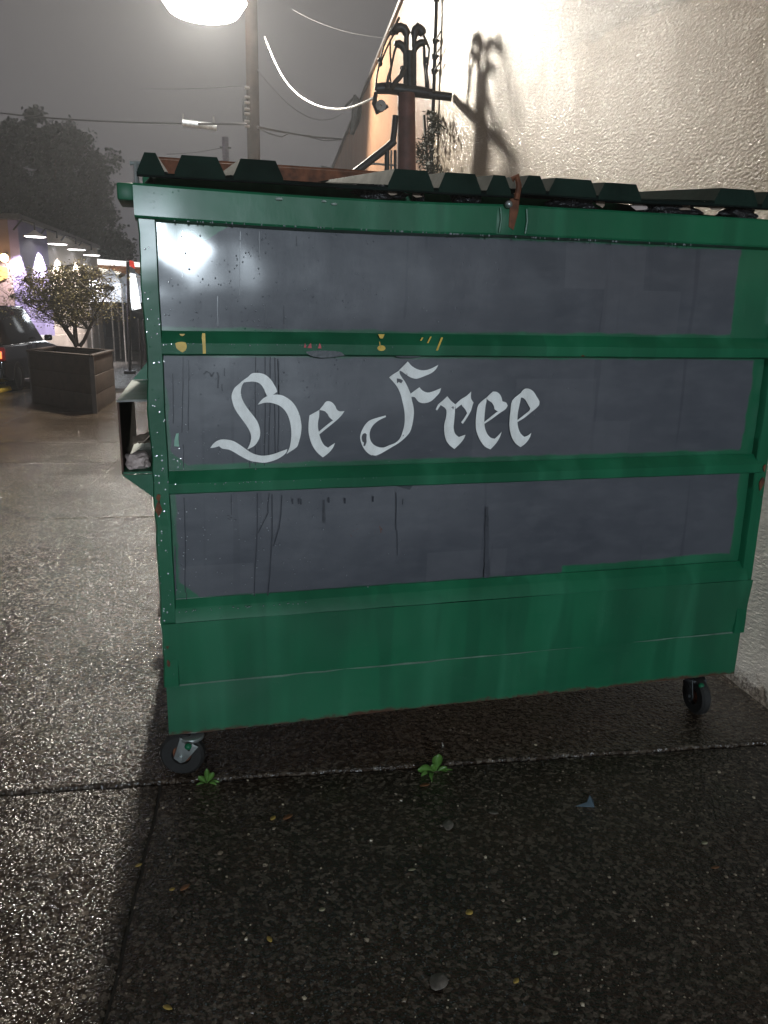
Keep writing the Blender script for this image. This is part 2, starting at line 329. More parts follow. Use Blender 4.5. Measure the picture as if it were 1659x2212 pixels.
# ------------------------------------------------------------------ DUMPSTER
WD_, HT, DEP = 2.326, 1.975, 1.32
d = thing('dumpster', 'green steel dumpster with grey panels and white words Be Free on its front', 'dumpster', (0, 0, 0))
mb = MB()   # side walls, back and floor, open at the top (front panels are their own parts)
def sheet(pts, t, mat, name, label=None, bevel=0): return MB().prism(pts, t).build(name, mat, d, label=label, bevel=bevel)
ZR = 2.215
for x in (0.004, WD_-.012):
    sheet([(x, .006, .17), (x, DEP, .17), (x, DEP, ZR), (x, .006, HT-.01)], (.008, 0, 0), GP, 'side_wall')
sheet([(.012, DEP-.004, .17), (WD_-.012, DEP-.004, .17), (WD_-.012, DEP-.004, ZR), (.012, DEP-.004, ZR)], (0, -.008, 0), GP, 'back_wall')
sheet([(.012, .01, .19), (WD_-.012, .01, .19), (WD_-.012, DEP-.02, .19), (.012, DEP-.02, .19)], (0, 0, .008), DSTEEL, 'floor_plate')
def front_panel(z0, z1, rect, cuts, nm, label=None, y=0.012, hole=None):
    "one sheet of the front, gently bulged and dented"
    m = paint(nm, rect, cuts, hole); nx, nz = 90, 18; vs = []
    for i in range(nx+1):
        for k in range(nz+1):
            x = .03+(WD_-.06)*i/nx; z = z0+(z1-z0)*k/nz
            e_ = math.sin(math.pi*k/nz)*math.sin(math.pi*i/nx)
            vs.append((x, y-.010*e_+.006*e_*noise.noise(Vector((x*2.3, z*3, z0*5)))+.002*noise.noise(Vector((x*9, z*9, 2))), z))
    return MB().add(vs, [(i*(nz+1)+k, (i+1)*(nz+1)+k, (i+1)*(nz+1)+k+1, i*(nz+1)+k+1) for i in range(nx) for k in range(nz)]).build('front_panel', m, d, smooth=True, label=label)
front_panel(1.555, 1.885, (-1, 2.11, 1.566, 1.872), [(1., -1.9, -3.29, 1)], 'upper_panel_paint', 'top grey painted panel')
front_panel(1.105, 1.495, (.052, 2.225, 1.128, 1.476), [(1., 1.2, 1.46, 1), (-1., .55, -1.60, 1)], 'middle_panel_paint', 'middle grey painted panel carrying the white lettering')
front_panel(.655, 1.055, (.06, 2.232, .668, 1.040), [(1., 1.1, .86, 1)], 'lower_panel_paint', 'lower grey painted panel', hole=(1.485, .676))
# lower skirt: two overlapping green plates
def skirt(z0, z1, y0, y1, nm='skirt_plate', mat=GPS):
    nx, nz = 80, 6; vs = []
    for i in range(nx+1):
        for k in range(nz+1):
            x = .002+(WD_-.004)*i/nx; z = z0+(z1-z0)*k/nz; y = y0+(y1-y0)*k/nz
            zz = z+(.003*noise.noise(Vector((x*11, 0, z0))) if k == 0 else 0)
            vs.append((x, y+.004*noise.noise(Vector((x*1.7, z*4, 9))), zz))
    return MB().add(vs, [(i*(nz+1)+k, (i+1)*(nz+1)+k, (i+1)*(nz+1)+k+1, i*(nz+1)+k+1) for i in range(nx) for k in range(nz)]).build(nm, mat, d, smooth=True)
skirt(.165, .368, -.002, -.006); skirt(.360, .597, -.012, -.034)
MB().tube([(.02+i*.0763, -.0125+.0015*random.uniform(-1, 1), .3605+.002*random.uniform(-1, 1)) for i in range(31)], [.0035*random.uniform(.3, 1.2) for i in range(31)], 6).build('weld_seam', GALV if False else simple('worn_weld', (.16, .24, .19), .35, .3), d, smooth=True)
# rails: folded channels that run the width of the front
def rail(zt, zm, zb, y=-.03, yl=1., nm='rail', x0=.045, x1=WD_-.03):
    prof = [(.014, zt), (.002, zt+.001), (y, zm+.003), (y-.002, zm), (y*yl, zb+.004), (y*yl*.8, zb), (.014, zb)]
    vs = []; n = 60
    for i in range(n+1):
        x = x0+(x1-x0)*i/n; w = .0025*noise.noise(Vector((x*1.4, zt*3, 0)))+.0012*noise.noise(Vector((x*8, zt, 2)))
        vs += [(x, py+w, pz+w*.7) for py, pz in prof]
    m_ = len(prof); fs = [(i*m_+k, i*m_+(k+1), (i+1)*m_+(k+1), (i+1)*m_+k) for i in range(n) for k in range(m_-1)]
    fs += [tuple(range(m_)), tuple(n*m_+k for k in range(m_))[::-1]]
    return MB().add(vs, fs).build(nm, RP, d, smooth=True, sharp=14)
RP = paint('rail_paint', wet=.4, coat=.10)
rail(1.556, 1.520, 1.484); rail(1.111, 1.076, 1.040); rail(.668, .642, .596, -.018, 2.1)
# top rail: a hollow box section with a slightly bent lip
mb = MB(); n = 60; prof = [(.012, 1.876), (-.038, 1.880), (-.042, 1.886), (-.042, 1.968), (-.038, 1.975), (.03, 1.977), (.03, 1.966), (.012, 1.966)]
vs = []
for i in range(n+1):
    x = -.012+(WD_+.02)*i/n; w = .004*noise.noise(Vector((x*1.1, 5, 0)))+.0015*noise.noise(Vector((x*7, 5, 2))); sag = -.022*math.sin(math.pi*min(1, x/1.17))*(1 if x < 1.17 else 0)*.5
    vs += [(x, py+w, pz+w*.6+sag*(.9 if x < 1.17 else 0)) for py, pz in prof]
m_ = len(prof)
mb.add(vs, [(i*m_+k, i*m_+(k+1) % m_, (i+1)*m_+(k+1) % m_, (i+1)*m_+k) for i in range(n) for k in range(m_)]+[tuple(range(m_)), tuple(n*m_+k for k in range(m_))[::-1]]).build('top_rail', RP, d, smooth=True, sharp=14)
# corner posts, beaten and wavy along the edge
def post(xa, xb, name='corner_post'):
    n = 70; vs = []
    for i in range(n+1):
        z = .36+(1.88-.36)*i/n; w = .006*noise.noise(Vector((xa*3+1, z*5, 0)))+.003*noise.noise(Vector((xa, z*21, 2)))
        vs += [(xa+w, .10, z), (xa+w, -.016+w, z), (xa+.004+w, -.021+w*.6, z), (xb-.003+w*.3, -.021, z), (xb+w*.3, -.016, z), (xb+w*.3, .012, z)]
    return MB().add(vs, [(i*6+k, i*6+k+1, (i+1)*6+k+1, (i+1)*6+k) for i in range(n) for k in range(5)]).build(name, RP, d, smooth=True)
post(-.004, .047); post(WD_-.050, WD_+.004)
for (x, z, a) in ((.012, .53, .03), (.01, .99, .035), (.012, 1.03, .02), (.014, .45, .016), (2.309, 1.0, .035), (2.312, 1.06, .018)):
    pts = [(x+math.cos(q)*a*.35*random.uniform(.5, 1.2), -.0265, z+math.sin(q)*a*random.uniform(.5, 1.)) for q in [k*math.pi/5 for k in range(10)]]
    MB().prism(pts, (0, .004, 0)).build('rust_patch', RUST, d)
# fork pocket on the left side with its gussets
PY0, PY1, PZ0, PZ1, PX = .08, .86, 1.098, 1.335, -.104
GPI = simple('rusty_brown_inside', (.075, .038, .025), .7, 0, .5, 12, .4, .003)
pk = thing('fork_pocket', '', '', (0, 0, 0)); del pk['category']; pk['label'] = 'open fork pocket welded to the left side'; pk.parent = d
def psheet(pts, t, mat, name, label=None): return MB().prism(pts, t).build(name, mat, pk, label=label)
psheet([(PX, PY0, PZ1), (0, PY0, PZ1+.002), (0, PY1, PZ1+.006), (PX, PY1, PZ1+.004)], (0, 0, -.007), GP, 'top_plate')
psheet([(PX, PY0, PZ0), (-.003, PY0, PZ0), (-.003, PY1, PZ0), (PX, PY1, PZ0)], (0, 0, -.007), GP, 'bottom_plate')
psheet([(PX-.001, PY0, PZ0-.007), (PX-.001, PY1, PZ0-.007), (PX-.001, PY1, PZ1-.007), (PX-.001, PY0, PZ1-.007)], (.006, 0, 0), GPI, 'outer_plate')
psheet([(PX, PY0+.002, PZ0-.010), (-.003, PY0+.002, PZ0-.010), (-.003, PY0+.002, PZ0-.095)], (0, .007, 0), GP, 'gusset')
psheet([(PX+.004, PY1-.01, PZ1+.007), (-.003, PY1-.01, PZ1+.007), (-.003, PY1-.01, PZ1+.12)], (0, -.007, 0), GP, 'gusset')
MB().tube([(PX-.003, PY0-.003, PZ1-.004), (PX*.5, PY0-.004, PZ1-.002), (0, PY0-.003, PZ1-.003)], .004, 6).build('bare_edge', simple('bare_bright_edge', (.35, .36, .34), .4, .4), pk, smooth=True)
RIBM = simple('dark_rib_plastic', (.009, .021, .016), .8, 0, .4, 6, .2, .004, spec=.03)
# lids
def lid(xa, xb, ribs, lift):
    L = thing('lid', '', '', (0, 0, 0)); del L['category']; del L['label']; L.parent = d
    y0, y1 = -.055, DEP-.05; z0, z1 = 1.992+lift, 2.215
    def zt(y): return z0+(z1-z0)*(y-y0)/(y1-y0)
    n = 40; vs = []
    for i in range(n+1):
        x = xa+(xb-xa)*i/n; w = .006*noise.noise(Vector((x*2.2, 8, 0)))
        for y, dz in ((y0, -.014), (y0-.004, -.011), (y0-.004, -.003), (y0, 0), (y1, 0), (y1, -.009), (y0+.012, -.009), (y0+.010, -.014)): vs.append((x, y, zt(y)+dz+w*(1 if y < 1 else 0)))
    MB().add(vs, [(i*8+k, i*8+(k+1) % 8, (i+1)*8+(k+1) % 8, (i+1)*8+k) for i in range(n) for k in range(8)]+[tuple(range(8)), tuple(n*8+k for k in range(8))[::-1]]).build('lid_sheet', BLACKP, L, smooth=True)
    for (a, b, h) in ribs:
        s = .022; w = .006*noise.noise(Vector(((a+b)*1.1, 8, 0)))
        pts = [(a, y0-.006, zt(y0)-.008+w), (a, y0-.006, zt(y0)+.004+w), (a+s, y0-.004, zt(y0)+h+w), (b-s, y0-.004, zt(y0)+h+w), (b, y0-.006, zt(y0)+.004+w), (b, y0-.006, zt(y0)-.008+w)]
        pts2 = [(p[0], y1-.02, zt(y1)+(p[2]-zt(y0)-w)*.12+.002) for p in pts]
        MB().add(pts+pts2, [(0, 1, 2, 3, 4, 5), (11, 10, 9, 8, 7, 6)]+[(k, (k+1) % 6, 6+(k+1) % 6, 6+k) for k in range(6)]).build('rib', RIBM, L, bevel=.0025, sharp=20)
    return L
fx = lambda px: face(px, 395, -.06).x
lid(.002, fx(1112), [(fx(a), fx(b), .052) for a, b in ((298, 356), (378, 487), (505, 612), (838, 937), (948, 1040), (1052, 1105))], .012)
lid(fx(1122), WD_+.06, [(fx(a), fx(b), .046) for a, b in ((1128, 1180), (1187, 1290), (1295, 1388), (1548, 1642), (1652, 1740))], .024)
MB().box(.0, WD_, DEP-.02, DEP+.03, ZR-.004, ZR+.066).build('rear_rim', RUST, d, bevel=.006)
MB().tube([(-.03, DEP+.0, ZR+.068), (WD_+.03, DEP+.0, ZR+.068)], .010, 10).build('hinge_rod', RUST, d, smooth=True)
MB().box(-.034, .003, DEP-.05, DEP, .17, ZR).build('corner_post', GP, d, bevel=.004)  # added rear post, there to shade the fork pocket's top plate
# lid prop at the left corner
MB().tube([face(293, 352, -.01), face(297, 425, -.03)], .007, 8).build('corner_rod', GALV, d, smooth=True)
MB().tube([face(280, 352, -.01), face(306, 352, -.01)], .006, 8).build('corner_rod', GALV, d, smooth=True)
MB().box(-.062, -.012, .03, .20, 1.935, 1.985).build('hinge_ear', GP, d, bevel=.006)
# centre lock bracket
lk = thing('lock_bracket', '', '', (0, 0, 0)); del lk['category']; lk['label'] = 'rusty lock bracket with a bright bolt at the middle of the rim'; lk.parent = d
bx = 1.178
MB().prism([(bx-.012, -.046, 2.00), (bx+.022, -.046, 2.02), (bx+.020, -.046, 1.955), (bx+.006, -.046, 1.895), (bx-.012, -.046, 1.905)], (0, .01, 0)).build('strap', RUST, lk, bevel=.002)
MB().prism([(bx-.055, -.0435, 1.880), (bx+.055, -.0435, 1.880), (bx+.055, -.0435, 1.968), (bx-.055, -.0435, 1.968)], (0, .004, 0)).build('backing_plate', GP, lk, bevel=.0015)
for sx in (-.045, .047): MB().tube([(bx+sx, -.047, 1.886), (bx+sx+.004, -.049, 1.925), (bx+sx, -.047, 1.962)], .004, 6).build('weld', GP, lk, smooth=True)
MB().ball((bx-.022, -.058, 1.972), .013, .9, 14, 10).build('bolt', GALV, lk, smooth=True)
MB().tube([(bx+.008, -.05, 1.99), (bx+.012, -.055, 2.03), (bx+.004, -.05, 2.06), (bx-.01, -.045, 2.05)], .010, 8).build('hasp', RUST, lk, smooth=True)
# dents / scuffed bright spots on the top rail
for px, py, s in ((603, 430, .012), (700, 435, .008), (722, 441, .009), (332, 383, .007)):
    c = face(px, py, -.043); MB().ball(c, s, .4, 12, 6, .25).build('scuff', simple('chipped_paint', (.45, .52, .48), .5), d, smooth=True)
# casters
DRUST = simple('dark_rust', (.035, .018, .011), .8)
def caster(name_loc, ang, fork_tilt, label):
    x, y = name_loc; c = thing('caster', '', '', (x, y, 0)); del c['category']; c['label'] = label
    R_ = .080; ax = Vector((math.cos(ang), math.sin(ang), 0)); roll = Vector((-math.sin(ang), math.cos(ang), 0))
    hub = Vector((x, y, R_))+roll*fork_tilt*.55
    MB().lathe(hub, ax, [(-.021, .036), (-.021, R_-.010), (-.012, R_-.001), (.012, R_-.001), (.021, R_-.010), (.021, .036), (.013, .034), (-.013, .034)], 40).build('tyre', RUBBER, c, smooth=True)
    MB().lathe(hub, ax, [(-.017, .004), (-.017, .02), (-.006, .024), (-.006, .034), (.006, .034), (.006, .024), (.017, .02), (.017, .004)], 24).build('hub', RUST, c, smooth=True)
    top = Vector((x, y, .140))
    for s in (-1, 1):
        o_ = ax*s*.030; up = (top-hub); side = up.cross(ax).normalized()
        pts = [hub+o_-side*.019-up*.22, hub+o_+side*.010-up*.30, hub+o_+side*.022-up*.1, top+o_+side*.036, top+o_-side*.036]
        MB().prism(pts, ax*.004*s).build('fork', GALV, c, bevel=.001)
        MB().cyl(hub+ax*s*.038, ax, .009, .012, 10).build('axle_nut', GALV, c, smooth=True)
        MB().cyl(top+o_*1.16-up.normalized()*.026+side*.012, ax, .005, .004, 8).build('hole', RUBBER, c)
    MB().cyl(top+Vector((0, 0, .006)), (0, 0, 1), .044, .012, 24).build('swivel', GALV, c, bevel=.002)
    MB().prism([(x-.07, y+.02, .153), (x+.09, y+.02, .153), (x+.09, y+.12, .153), (x-.07, y+.12, .153)], (0, 0, .012)).build('mount_plate', DRUST, c, bevel=.003)
    MB().ball((x-.012, y-.062, .142), .013, .9, 10, 8).build('bolt', GP, c, smooth=True)
    c.parent = d
    return c
caster((.078, .012), math.radians(-104), -.062, 'front left caster turned sideways with pale metal fork')
_g = GALV; GALV = simple('shaded_steel', (.06, .065, .065), .5, .6); caster((2.155, .03), math.radians(178), .05, 'front right caster in deep shade')  # darker copy of the steel, painting this caster's shade
GALV = _g; caster((-.002, 1.16), math.radians(200), .06, 'rear left caster'); caster((2.18, 1.16), math.radians(170), .06, 'rear right caster')
MB().box(.0, .20, .035, .16, .148, .1525).build('caster_pad', DRUST, d)
# ---- lettering: every letter a thin painted shape on the middle panel
LET = Mat('white_letter_paint')
_w = LET.ramp(LET.noise(16, 6, .7, sc=(1, 1, .5)), [(.3, 0.), (.62, 1.)])
_c = LET.mix(_w, (.70, .70, .67), (.93, .94, .92))
_chip = LET.ramp(LET.noise(24, 6, .75, loc=(2.3, 0, 1.1)), [(.665, 0.), (.68, 1.)])
_c = LET.mix(_chip, _c, (.09, .09, .10)); LET.P(base=_c, rough=.36, normal=LET.bump(LET.noise(40, 5), .25, .003), coat=.4, coatr=.16)
def tr(pts, ox, oy, s, y): return [face((ox+a*s)/1.82278, (oy+b*s)/1.82278, y) for a, b in pts]
def smoothpoly(p, n=3):
    "rounds a traced outline except at its sharp corners"
    out = []; N = len(p)
    for i in range(N):
        a, b, c, e = (Vector(p[(i+k) % N]) for k in (-1, 0, 1, 2))
        def sharp(q0, q1, q2): u_, w_ = (q1-q0), (q2-q1); return u_.length < 1e-9 or w_.length < 1e-9 or u_.angle(w_) > .75
        sb, sc_ = sharp(a, b, c), sharp(b, c, e)
        t1 = (c-b)*.5 if sb else (c-a)*.5; t2 = (c-b)*.5 if sc_ else (e-b)*.5
        L_ = (c-b).length
        if t1.length > L_: t1 *= L_/t1.length
        if t2.length > L_: t2 *= L_/t2.length
        for k in range(n):
            t = k/n; out.append(b*(2*t**3-3*t*t+1)+t1*(t**3-2*t*t+t)+c*(-2*t**3+3*t*t)+t2*(t**3-t*t))
    return out
def letter(strokes, ox, oy, s, label, mat=None, name='letter', y0=-.0035):
    mb = MB()
    from mathutils.geometry import tessellate_polygon
    for q, st in enumerate(strokes):
        p = smoothpoly(tr(st, ox, oy, s, y0-.0006*q)); n = len(p); tri = tessellate_polygon([p])
        dd = Vector((0, .0018, 0))
        mb.add(p+[a+dd for a in p], [tuple(t) for t in tri]+[(i, (i+1) % n, n+(i+1) % n, n+i) for i in range(n)])
    return mb.build(name, mat or LET, d, label=label)
A1 = (780, 1380, .43400); A2 = (1380, 1380, .49427)
letter([[(490,208),(540,204),(590,212),(630,235),(665,270),(690,310),(710,345),(717,375),(690,395),(665,408),(625,412),(612,385),(595,345),(570,310),(540,290),(500,282),(460,284),(415,290),(400,315),(390,350),(388,390),(400,440),(425,490),(460,540),(500,590),(535,640),(555,690),(563,740),(558,790),(535,835),(510,865),(460,893),(447,895),(465,860),(480,810),(480,770),(465,725),(435,675),(395,620),(355,565),(325,510),(308,450),(304,410),(315,370),(335,335),(370,305),(410,270),(450,243)],
 [(543,490),(575,450),(615,420),(660,405),(720,400),(775,412),(830,445),(870,485),(900,535),(922,590),(934,650),(938,700),(932,760),(920,810),(903,865),(885,885),(840,915),(803,940),(830,880),(842,820),(846,760),(843,700),(832,640),(810,580),(780,535),(740,502),(700,485),(650,473),(600,475),(565,485)],
 [(110,885),(135,850),(165,825),(210,808),(270,810),(320,822),(370,850),(420,885),(470,920),(520,943),(580,955),(640,950),(700,935),(760,912),(810,895),(800,925),(770,955),(720,985),(660,1007),(600,1018),(540,1013),(480,1003),(430,982),(380,955),(330,925),(280,900),(220,890),(190,868),(150,880)]], *A1, 'white blackletter capital B')
letter([[(1010,590),(1100,540),(1098,600),(1088,650),(1088,700),(1097,745),(1105,780),(1120,820),(1145,860),(1180,882),(1210,860),(1242,840),(1225,880),(1190,925),(1132,970),(1090,935),(1050,885),(1020,820),(1003,740),(1003,660)],
 [(1100,540),(1140,490),(1160,465),(1190,460),(1220,475),(1245,505),(1258,535),(1285,552),(1328,550),(1300,590),(1260,630),(1200,680),(1150,720),(1100,762),(1092,740),(1140,700),(1190,660),(1225,635),(1195,610),(1175,580),(1155,555),(1130,545)]], *A1, 'white blackletter e after the B')
letter([[(308,215),(340,190),(390,160),(393,185),(410,215),(435,250),(460,300),(480,350),(490,400),(500,440),(505,490),(500,550),(488,610),(470,655),(430,700),(380,740),(330,770),(280,800),(235,825),(190,840),(160,832),(125,805),(95,760),(80,715),(78,680),(90,640),(115,595),(150,560),(200,540),(280,518),(283,530),(230,555),(185,590),(160,630),(152,670),(160,715),(185,750),(225,770),(265,773),(310,755),(360,735),(395,700),(415,650),(430,590),(433,530),(428,470),(415,410),(400,350),(378,300),(350,260)],
 [(385,160),(457,88),(490,125),(540,152),(590,158),(640,145),(700,115),(680,150),(645,180),(600,200),(530,225),(480,215),(440,190),(405,165)],
 [(478,345),(550,293),(575,320),(615,335),(660,325),(722,300),(710,335),(680,370),(640,405),(590,420),(545,410),(515,375),(495,368),(488,372)]], *A2, 'white blackletter capital F with chipped tail')
letter([[(680,470),(700,430),(735,400),(772,365),(800,400),(836,430),(833,470),(830,520),(825,570),(822,620),(835,665),(865,690),(890,680),(916,672),(905,700),(875,740),(828,785),(790,755),(760,710),(748,650),(748,590),(762,530),(765,480),(750,455),(718,435),(690,478)],
 [(836,430),(880,390),(925,362),(962,328),(960,380),(980,415),(970,445),(960,480),(925,540),(895,585),(882,573),(905,540),(930,500),(915,470),(893,445),(885,430),(838,466)]], *A2, 'white blackletter r')
letter([[(1020,432),(1080,378),(1085,395),(1075,450),(1068,520),(1066,570),(1072,620),(1090,665),(1118,695),(1150,703),(1180,675),(1204,648),(1190,690),(1160,740),(1115,788),(1070,765),(1030,710),(1003,640),(998,580),(1003,510)],
 [(1080,380),(1110,350),(1135,328),(1165,330),(1190,350),(1205,380),(1210,405),(1240,415),(1252,440),(1235,468),(1180,505),(1120,550),(1066,585),(1066,570),(1110,535),(1160,495),(1175,485),(1150,470),(1142,440),(1125,415),(1100,398)]], *A2, 'white blackletter e after the r')
letter([[(1290,398),(1355,340),(1358,375),(1345,440),(1333,500),(1330,560),(1335,610),(1355,660),(1385,688),(1410,680),(1440,658),(1428,695),(1395,740),(1355,770),(1315,740),(1285,690),(1268,620),(1268,550),(1275,480)],
 [(1355,342),(1375,315),(1400,303),(1430,308),(1460,330),(1485,370),(1505,405),(1503,435),(1480,460),(1430,500),(1380,540),(1330,570),(1330,555),(1375,520),(1425,480),(1432,460),(1415,430),(1395,395),(1375,378),(1358,375)]], *A2, 'last white blackletter e')
CHIP = simple('dark_peeled_paint', (.075, .075, .085), .5)
for _st in ([(100,665),(118,658),(130,670),(127,700),(128,730),(115,762),(103,760),(108,735),(95,725),(90,690)], [(170,832),(200,838),(235,828),(232,838),(195,845),(172,838)], [(370,222),(400,228),(418,240),(405,262),(385,250),(372,262)]): letter([_st], *A2, 'chip in the F', CHIP, 'chip', -.0065)
# painted marks on the upper rail
YEL = simple('yellow_paint', (.62, .40, .04), .45); RED = simple('red_paint', (.55, .06, .07), .5)
def mark(polys, mat, label, y=-.034):
    for p_ in polys: letter([p_], 550, 1250, .45208, label, mat, 'paint_mark', y)
mark([[(310,225),(335,215),(370,212),(400,218),(410,250),(400,285),(372,304),(340,285),(318,262)], [(345,143),(395,143),(385,156),(370,163),(355,156)]], YEL, 'yellow paint dab')
mark([[(545,137),(570,137),(573,200),(577,314),(550,316),(547,240),(541,180)]], YEL, 'upright yellow paint stroke')
mark([[(1430,262),(1441,222),(1452,262)], [(1462,266),(1478,235),(1492,222),(1498,266)], [(1552,268),(1568,222),(1580,250),(1582,270)]], RED, 'small red paint flames')
def fr_(pts): return [((x*1.82278-550)/.45208, (y*1.82278-1250)/.45208) for x, y in pts]
def ln(x0, y0, x1, y1, w=1.6): return fr_([(x0-w, y0), (x0+w, y0), (x1+w, y1), (x1-w, y1)])
mark([fr_([(824+9*math.cos(q), 752+6*math.sin(q)) for q in [k*.785 for k in range(8)]]), fr_([(817, 722), (831, 722), (827, 731), (821, 731)])], YEL, 'second yellow paint dab')
mark([ln(913, 729, 909, 736), ln(931, 727, 924, 741), ln(955, 729, 944, 757, 2), ln(820, 738, 822, 752, .9)], YEL, 'short slanting yellow strokes')
MINT = simple('mint_paint', (.22, .44, .33), .45)
mark([[(318, 1012), (340, 1008), (338, 1060), (345, 1125), (300, 1122), (303, 1070)]], MINT, 'mint green paint scrape', -.002)
# grey overspray on the middle of the upper rail
OVR = simple('dark_grey_overspray', (.035, .042, .050), .35)
letter([fr_([(660,760),(690,757),(735,760),(745,768),(700,773),(672,769)])], 550, 1250, .45208, None, OVR, 'paint_mark', -.0315)
letter([fr_([(870,1030),(900,1024),(925,1034),(900,1042),(885,1058),(862,1052),(858,1040)])], 550, 1250, .45208, None, OVR, 'paint_mark', -.0235)
letter([fr_([(850,764),(915,764),(905,772),(860,772)])], 550, 1250, .45208, None, OVR, 'paint_mark', -.0225)
# drips and trickles of water, thin raised dark lines
TR = Mat('wet_trickle'); TR.P(base=(.040, .043, .053), rough=.2, coat=.6, coatr=.05)
mb = MB()
def trickle(pts, w=1.3, y=-.0032):
    p = [(a, b) for a, b in pts]; L_ = [face(a-w*random.uniform(.7, 1.1), b, y) for a, b in p]; R2 = [face(a+w*random.uniform(.7, 1.1), b, y) for a, b in p]
    n = len(p); mb.add(L_+R2, [(i, n+i, n+i+1, i+1) for i in range(n-1)])
def tric(x, y0, y1, w=1.2, y=-.0032):
    n = max(3, int(abs(y1-y0)/14)); xx = x; pts = []
    for i in range(n+1): xx += random.uniform(-.8, .8); pts.append((xx, y0+(y1-y0)*i/n))
    trickle(pts, w, y)
for x, a, b in ((373, 807, 915), (396, 770, 935), (407, 780, 930), (553, 770, 1005), (556, 800, 830), (573, 770, 1006), (585, 770, 1000), (594, 772, 990), (600, 775, 860), (486, 795, 812), (540, 880, 1010), (603, 780, 980), (396, 960, 1010), (480, 830, 845)): tric(x, a, b, 1.0)
trickle([(556,1066),(556,1112),(556,1140),(554,1185),(551,1230),(549,1288)], 1.4); trickle([(582,1066),(579,1090),(579,1108),(567,1133),(557,1152)], 1.1)
trickle([(588,1068),(588,1120),(588,1160),(585,1200),(583,1240),(578,1290)], 1.4); trickle([(609,1070),(607,1110),(603,1140),(594,1170),(590,1180)], 1.2)
tric(398, 1075, 1280, 1.2); tric(500, 1068, 1112, .9); tric(856, 1064, 1145, 1.); tric(858, 1145, 1200, .7); tric(403, 1280, 1296, .8)
for q in ((440,806),(448,801),(455,806),(457,812),(462,804),(469,802),(473,810),(472,838)): pass
trickle([(440,808),(446,802),(454,806),(457,814)], 2.2); trickle([(458,812),(462,804),(469,804),(472,812),(471,838)], 2.0)
for x, a, b in ((395, 500, 600), (520, 500, 640), (560, 500, 560), (470, 640, 705), (575, 655, 700), (613, 660, 700), (640, 510, 530), (870, 1078, 1090)): tric(x, a, b, .9, .0)
for px, py in ((632, 1083), (645, 1083), (650, 1084), (710, 1080), (745, 1082), (806, 1078)): trickle([(px, py-6), (px, py), (px, py+6)], 2)
for px, py in ((495, 1120), (500, 1117), (509, 1121), (494, 1113)): trickle([(px-3, py), (px+2, py+2)], 2)
stuff(mb.build('water_trickles', TR, d))
STN = simple('dull_dark_stain', (.052, .055, .066), .3, coat=.35)
for x_, ya, yb_, w_ in ((1052, 1095, 1248, 6), (700, 1080, 1130, 3), (378, 1180, 1285, 2.5)):
    n = 16; lf_ = [face(x_-w_*(.5+.5*i/n)*(.8+.4*random.random()), ya+(yb_-ya)*i/n, -.0030) for i in range(n+1)]; rt_ = [face(x_+w_*(.5+.5*i/n)*(.8+.4*random.random()), ya+(yb_-ya)*i/n, -.0030) for i in range(n+1)]
    MB().add(lf_+rt_, [(i, n+1+i, n+2+i, i+1) for i in range(n)]).build('water_stain', STN, d)
DR = Mat('water_droplet'); DR.P(base=(.25, .27, .29), rough=.04, coat=1., coatr=.02, spec=.9)
mb = MB()
for k in range(330):
    px = 350+abs(random.gauss(0, 260)); py = random.choice((random.uniform(500, 715), random.uniform(775, 1015), random.uniform(1070, 1290)))
    if px > 1560: continue
    c = face(px, py, -.001); mb.ball(c, random.uniform(.0010, .0026), 1.1, 6, 4)
for k in range(70):
    px = random.uniform(360, 1500); c = face(px, 482+(px-492)*.045, -.040); mb.ball((c.x, c.y, 1.8755), random.uniform(.0015, .003), 1.3, 6, 4)
for zz, yy in ((1.517, -.033), (1.074, -.033), (.640, -.037), (.595, -.03)):
    for k in range(26): mb.ball((.05+abs(random.gauss(0, .35)), yy, zz+random.uniform(-.004, .002)), random.uniform(.001, .0022), 1.1, 6, 4)
for k in range(60):
    mb.ball((random.uniform(.0, .045), -.024, random.uniform(.4, 1.86)), random.uniform(.001, .003), 1.2, 6, 4)
stuff(mb.build('water_droplets', DR, d, smooth=True))

# ------------------------------------------------------------------ rubbish on the rim and in the fork pocket
CARD = simple('grubby_cardboard', (.33, .25, .19), .8, 0, .4, 18, .4, .004); BAG = simple('black_bag_plastic', (.012, .012, .014), .28, 0, .4, 12, .6, .02); PAP = simple('damp_pale_paper', (.52, .42, .39), .6, 0, .25, 25, .5, .004)
def crumple(c, sx, sy, sz, mat, name, seed, sub=3, amp=.45):
    bm = bmesh.new(); bmesh.ops.create_icosphere(bm, subdivisions=sub, radius=1.)
    for v in bm.verts:
        p = v.co.copy(); k = noise.noise(p*1.6+Vector((seed, 0, 0)))*amp+abs(noise.noise(p*3.7+Vector((0, seed, 0))))*amp*.8
        p *= (.85+k); p.z = max(-.75, min(.8, p.z)); v.co = Vector((c[0]+p.x*sx, c[1]+p.y*sy, c[2]+p.z*sz))
    me = bpy.data.meshes.new(name); bm.to_mesh(me); bm.free(); me.materials.append(mat); o = bpy.data.objects.new(name, me); COL.objects.link(o)
    return recentre(o)
def flap(pts, t, mat, name, nseg=1): return recentre(MB().prism(pts, t).build(name, mat))
tag(crumple((-.057, .145, PZ0+.027), .046, .055, .034, PAP, 'crumpled_paper', 3.1), 'crumpled pinkish damp paper stuffed in the fork pocket of the dumpster', 'paper')
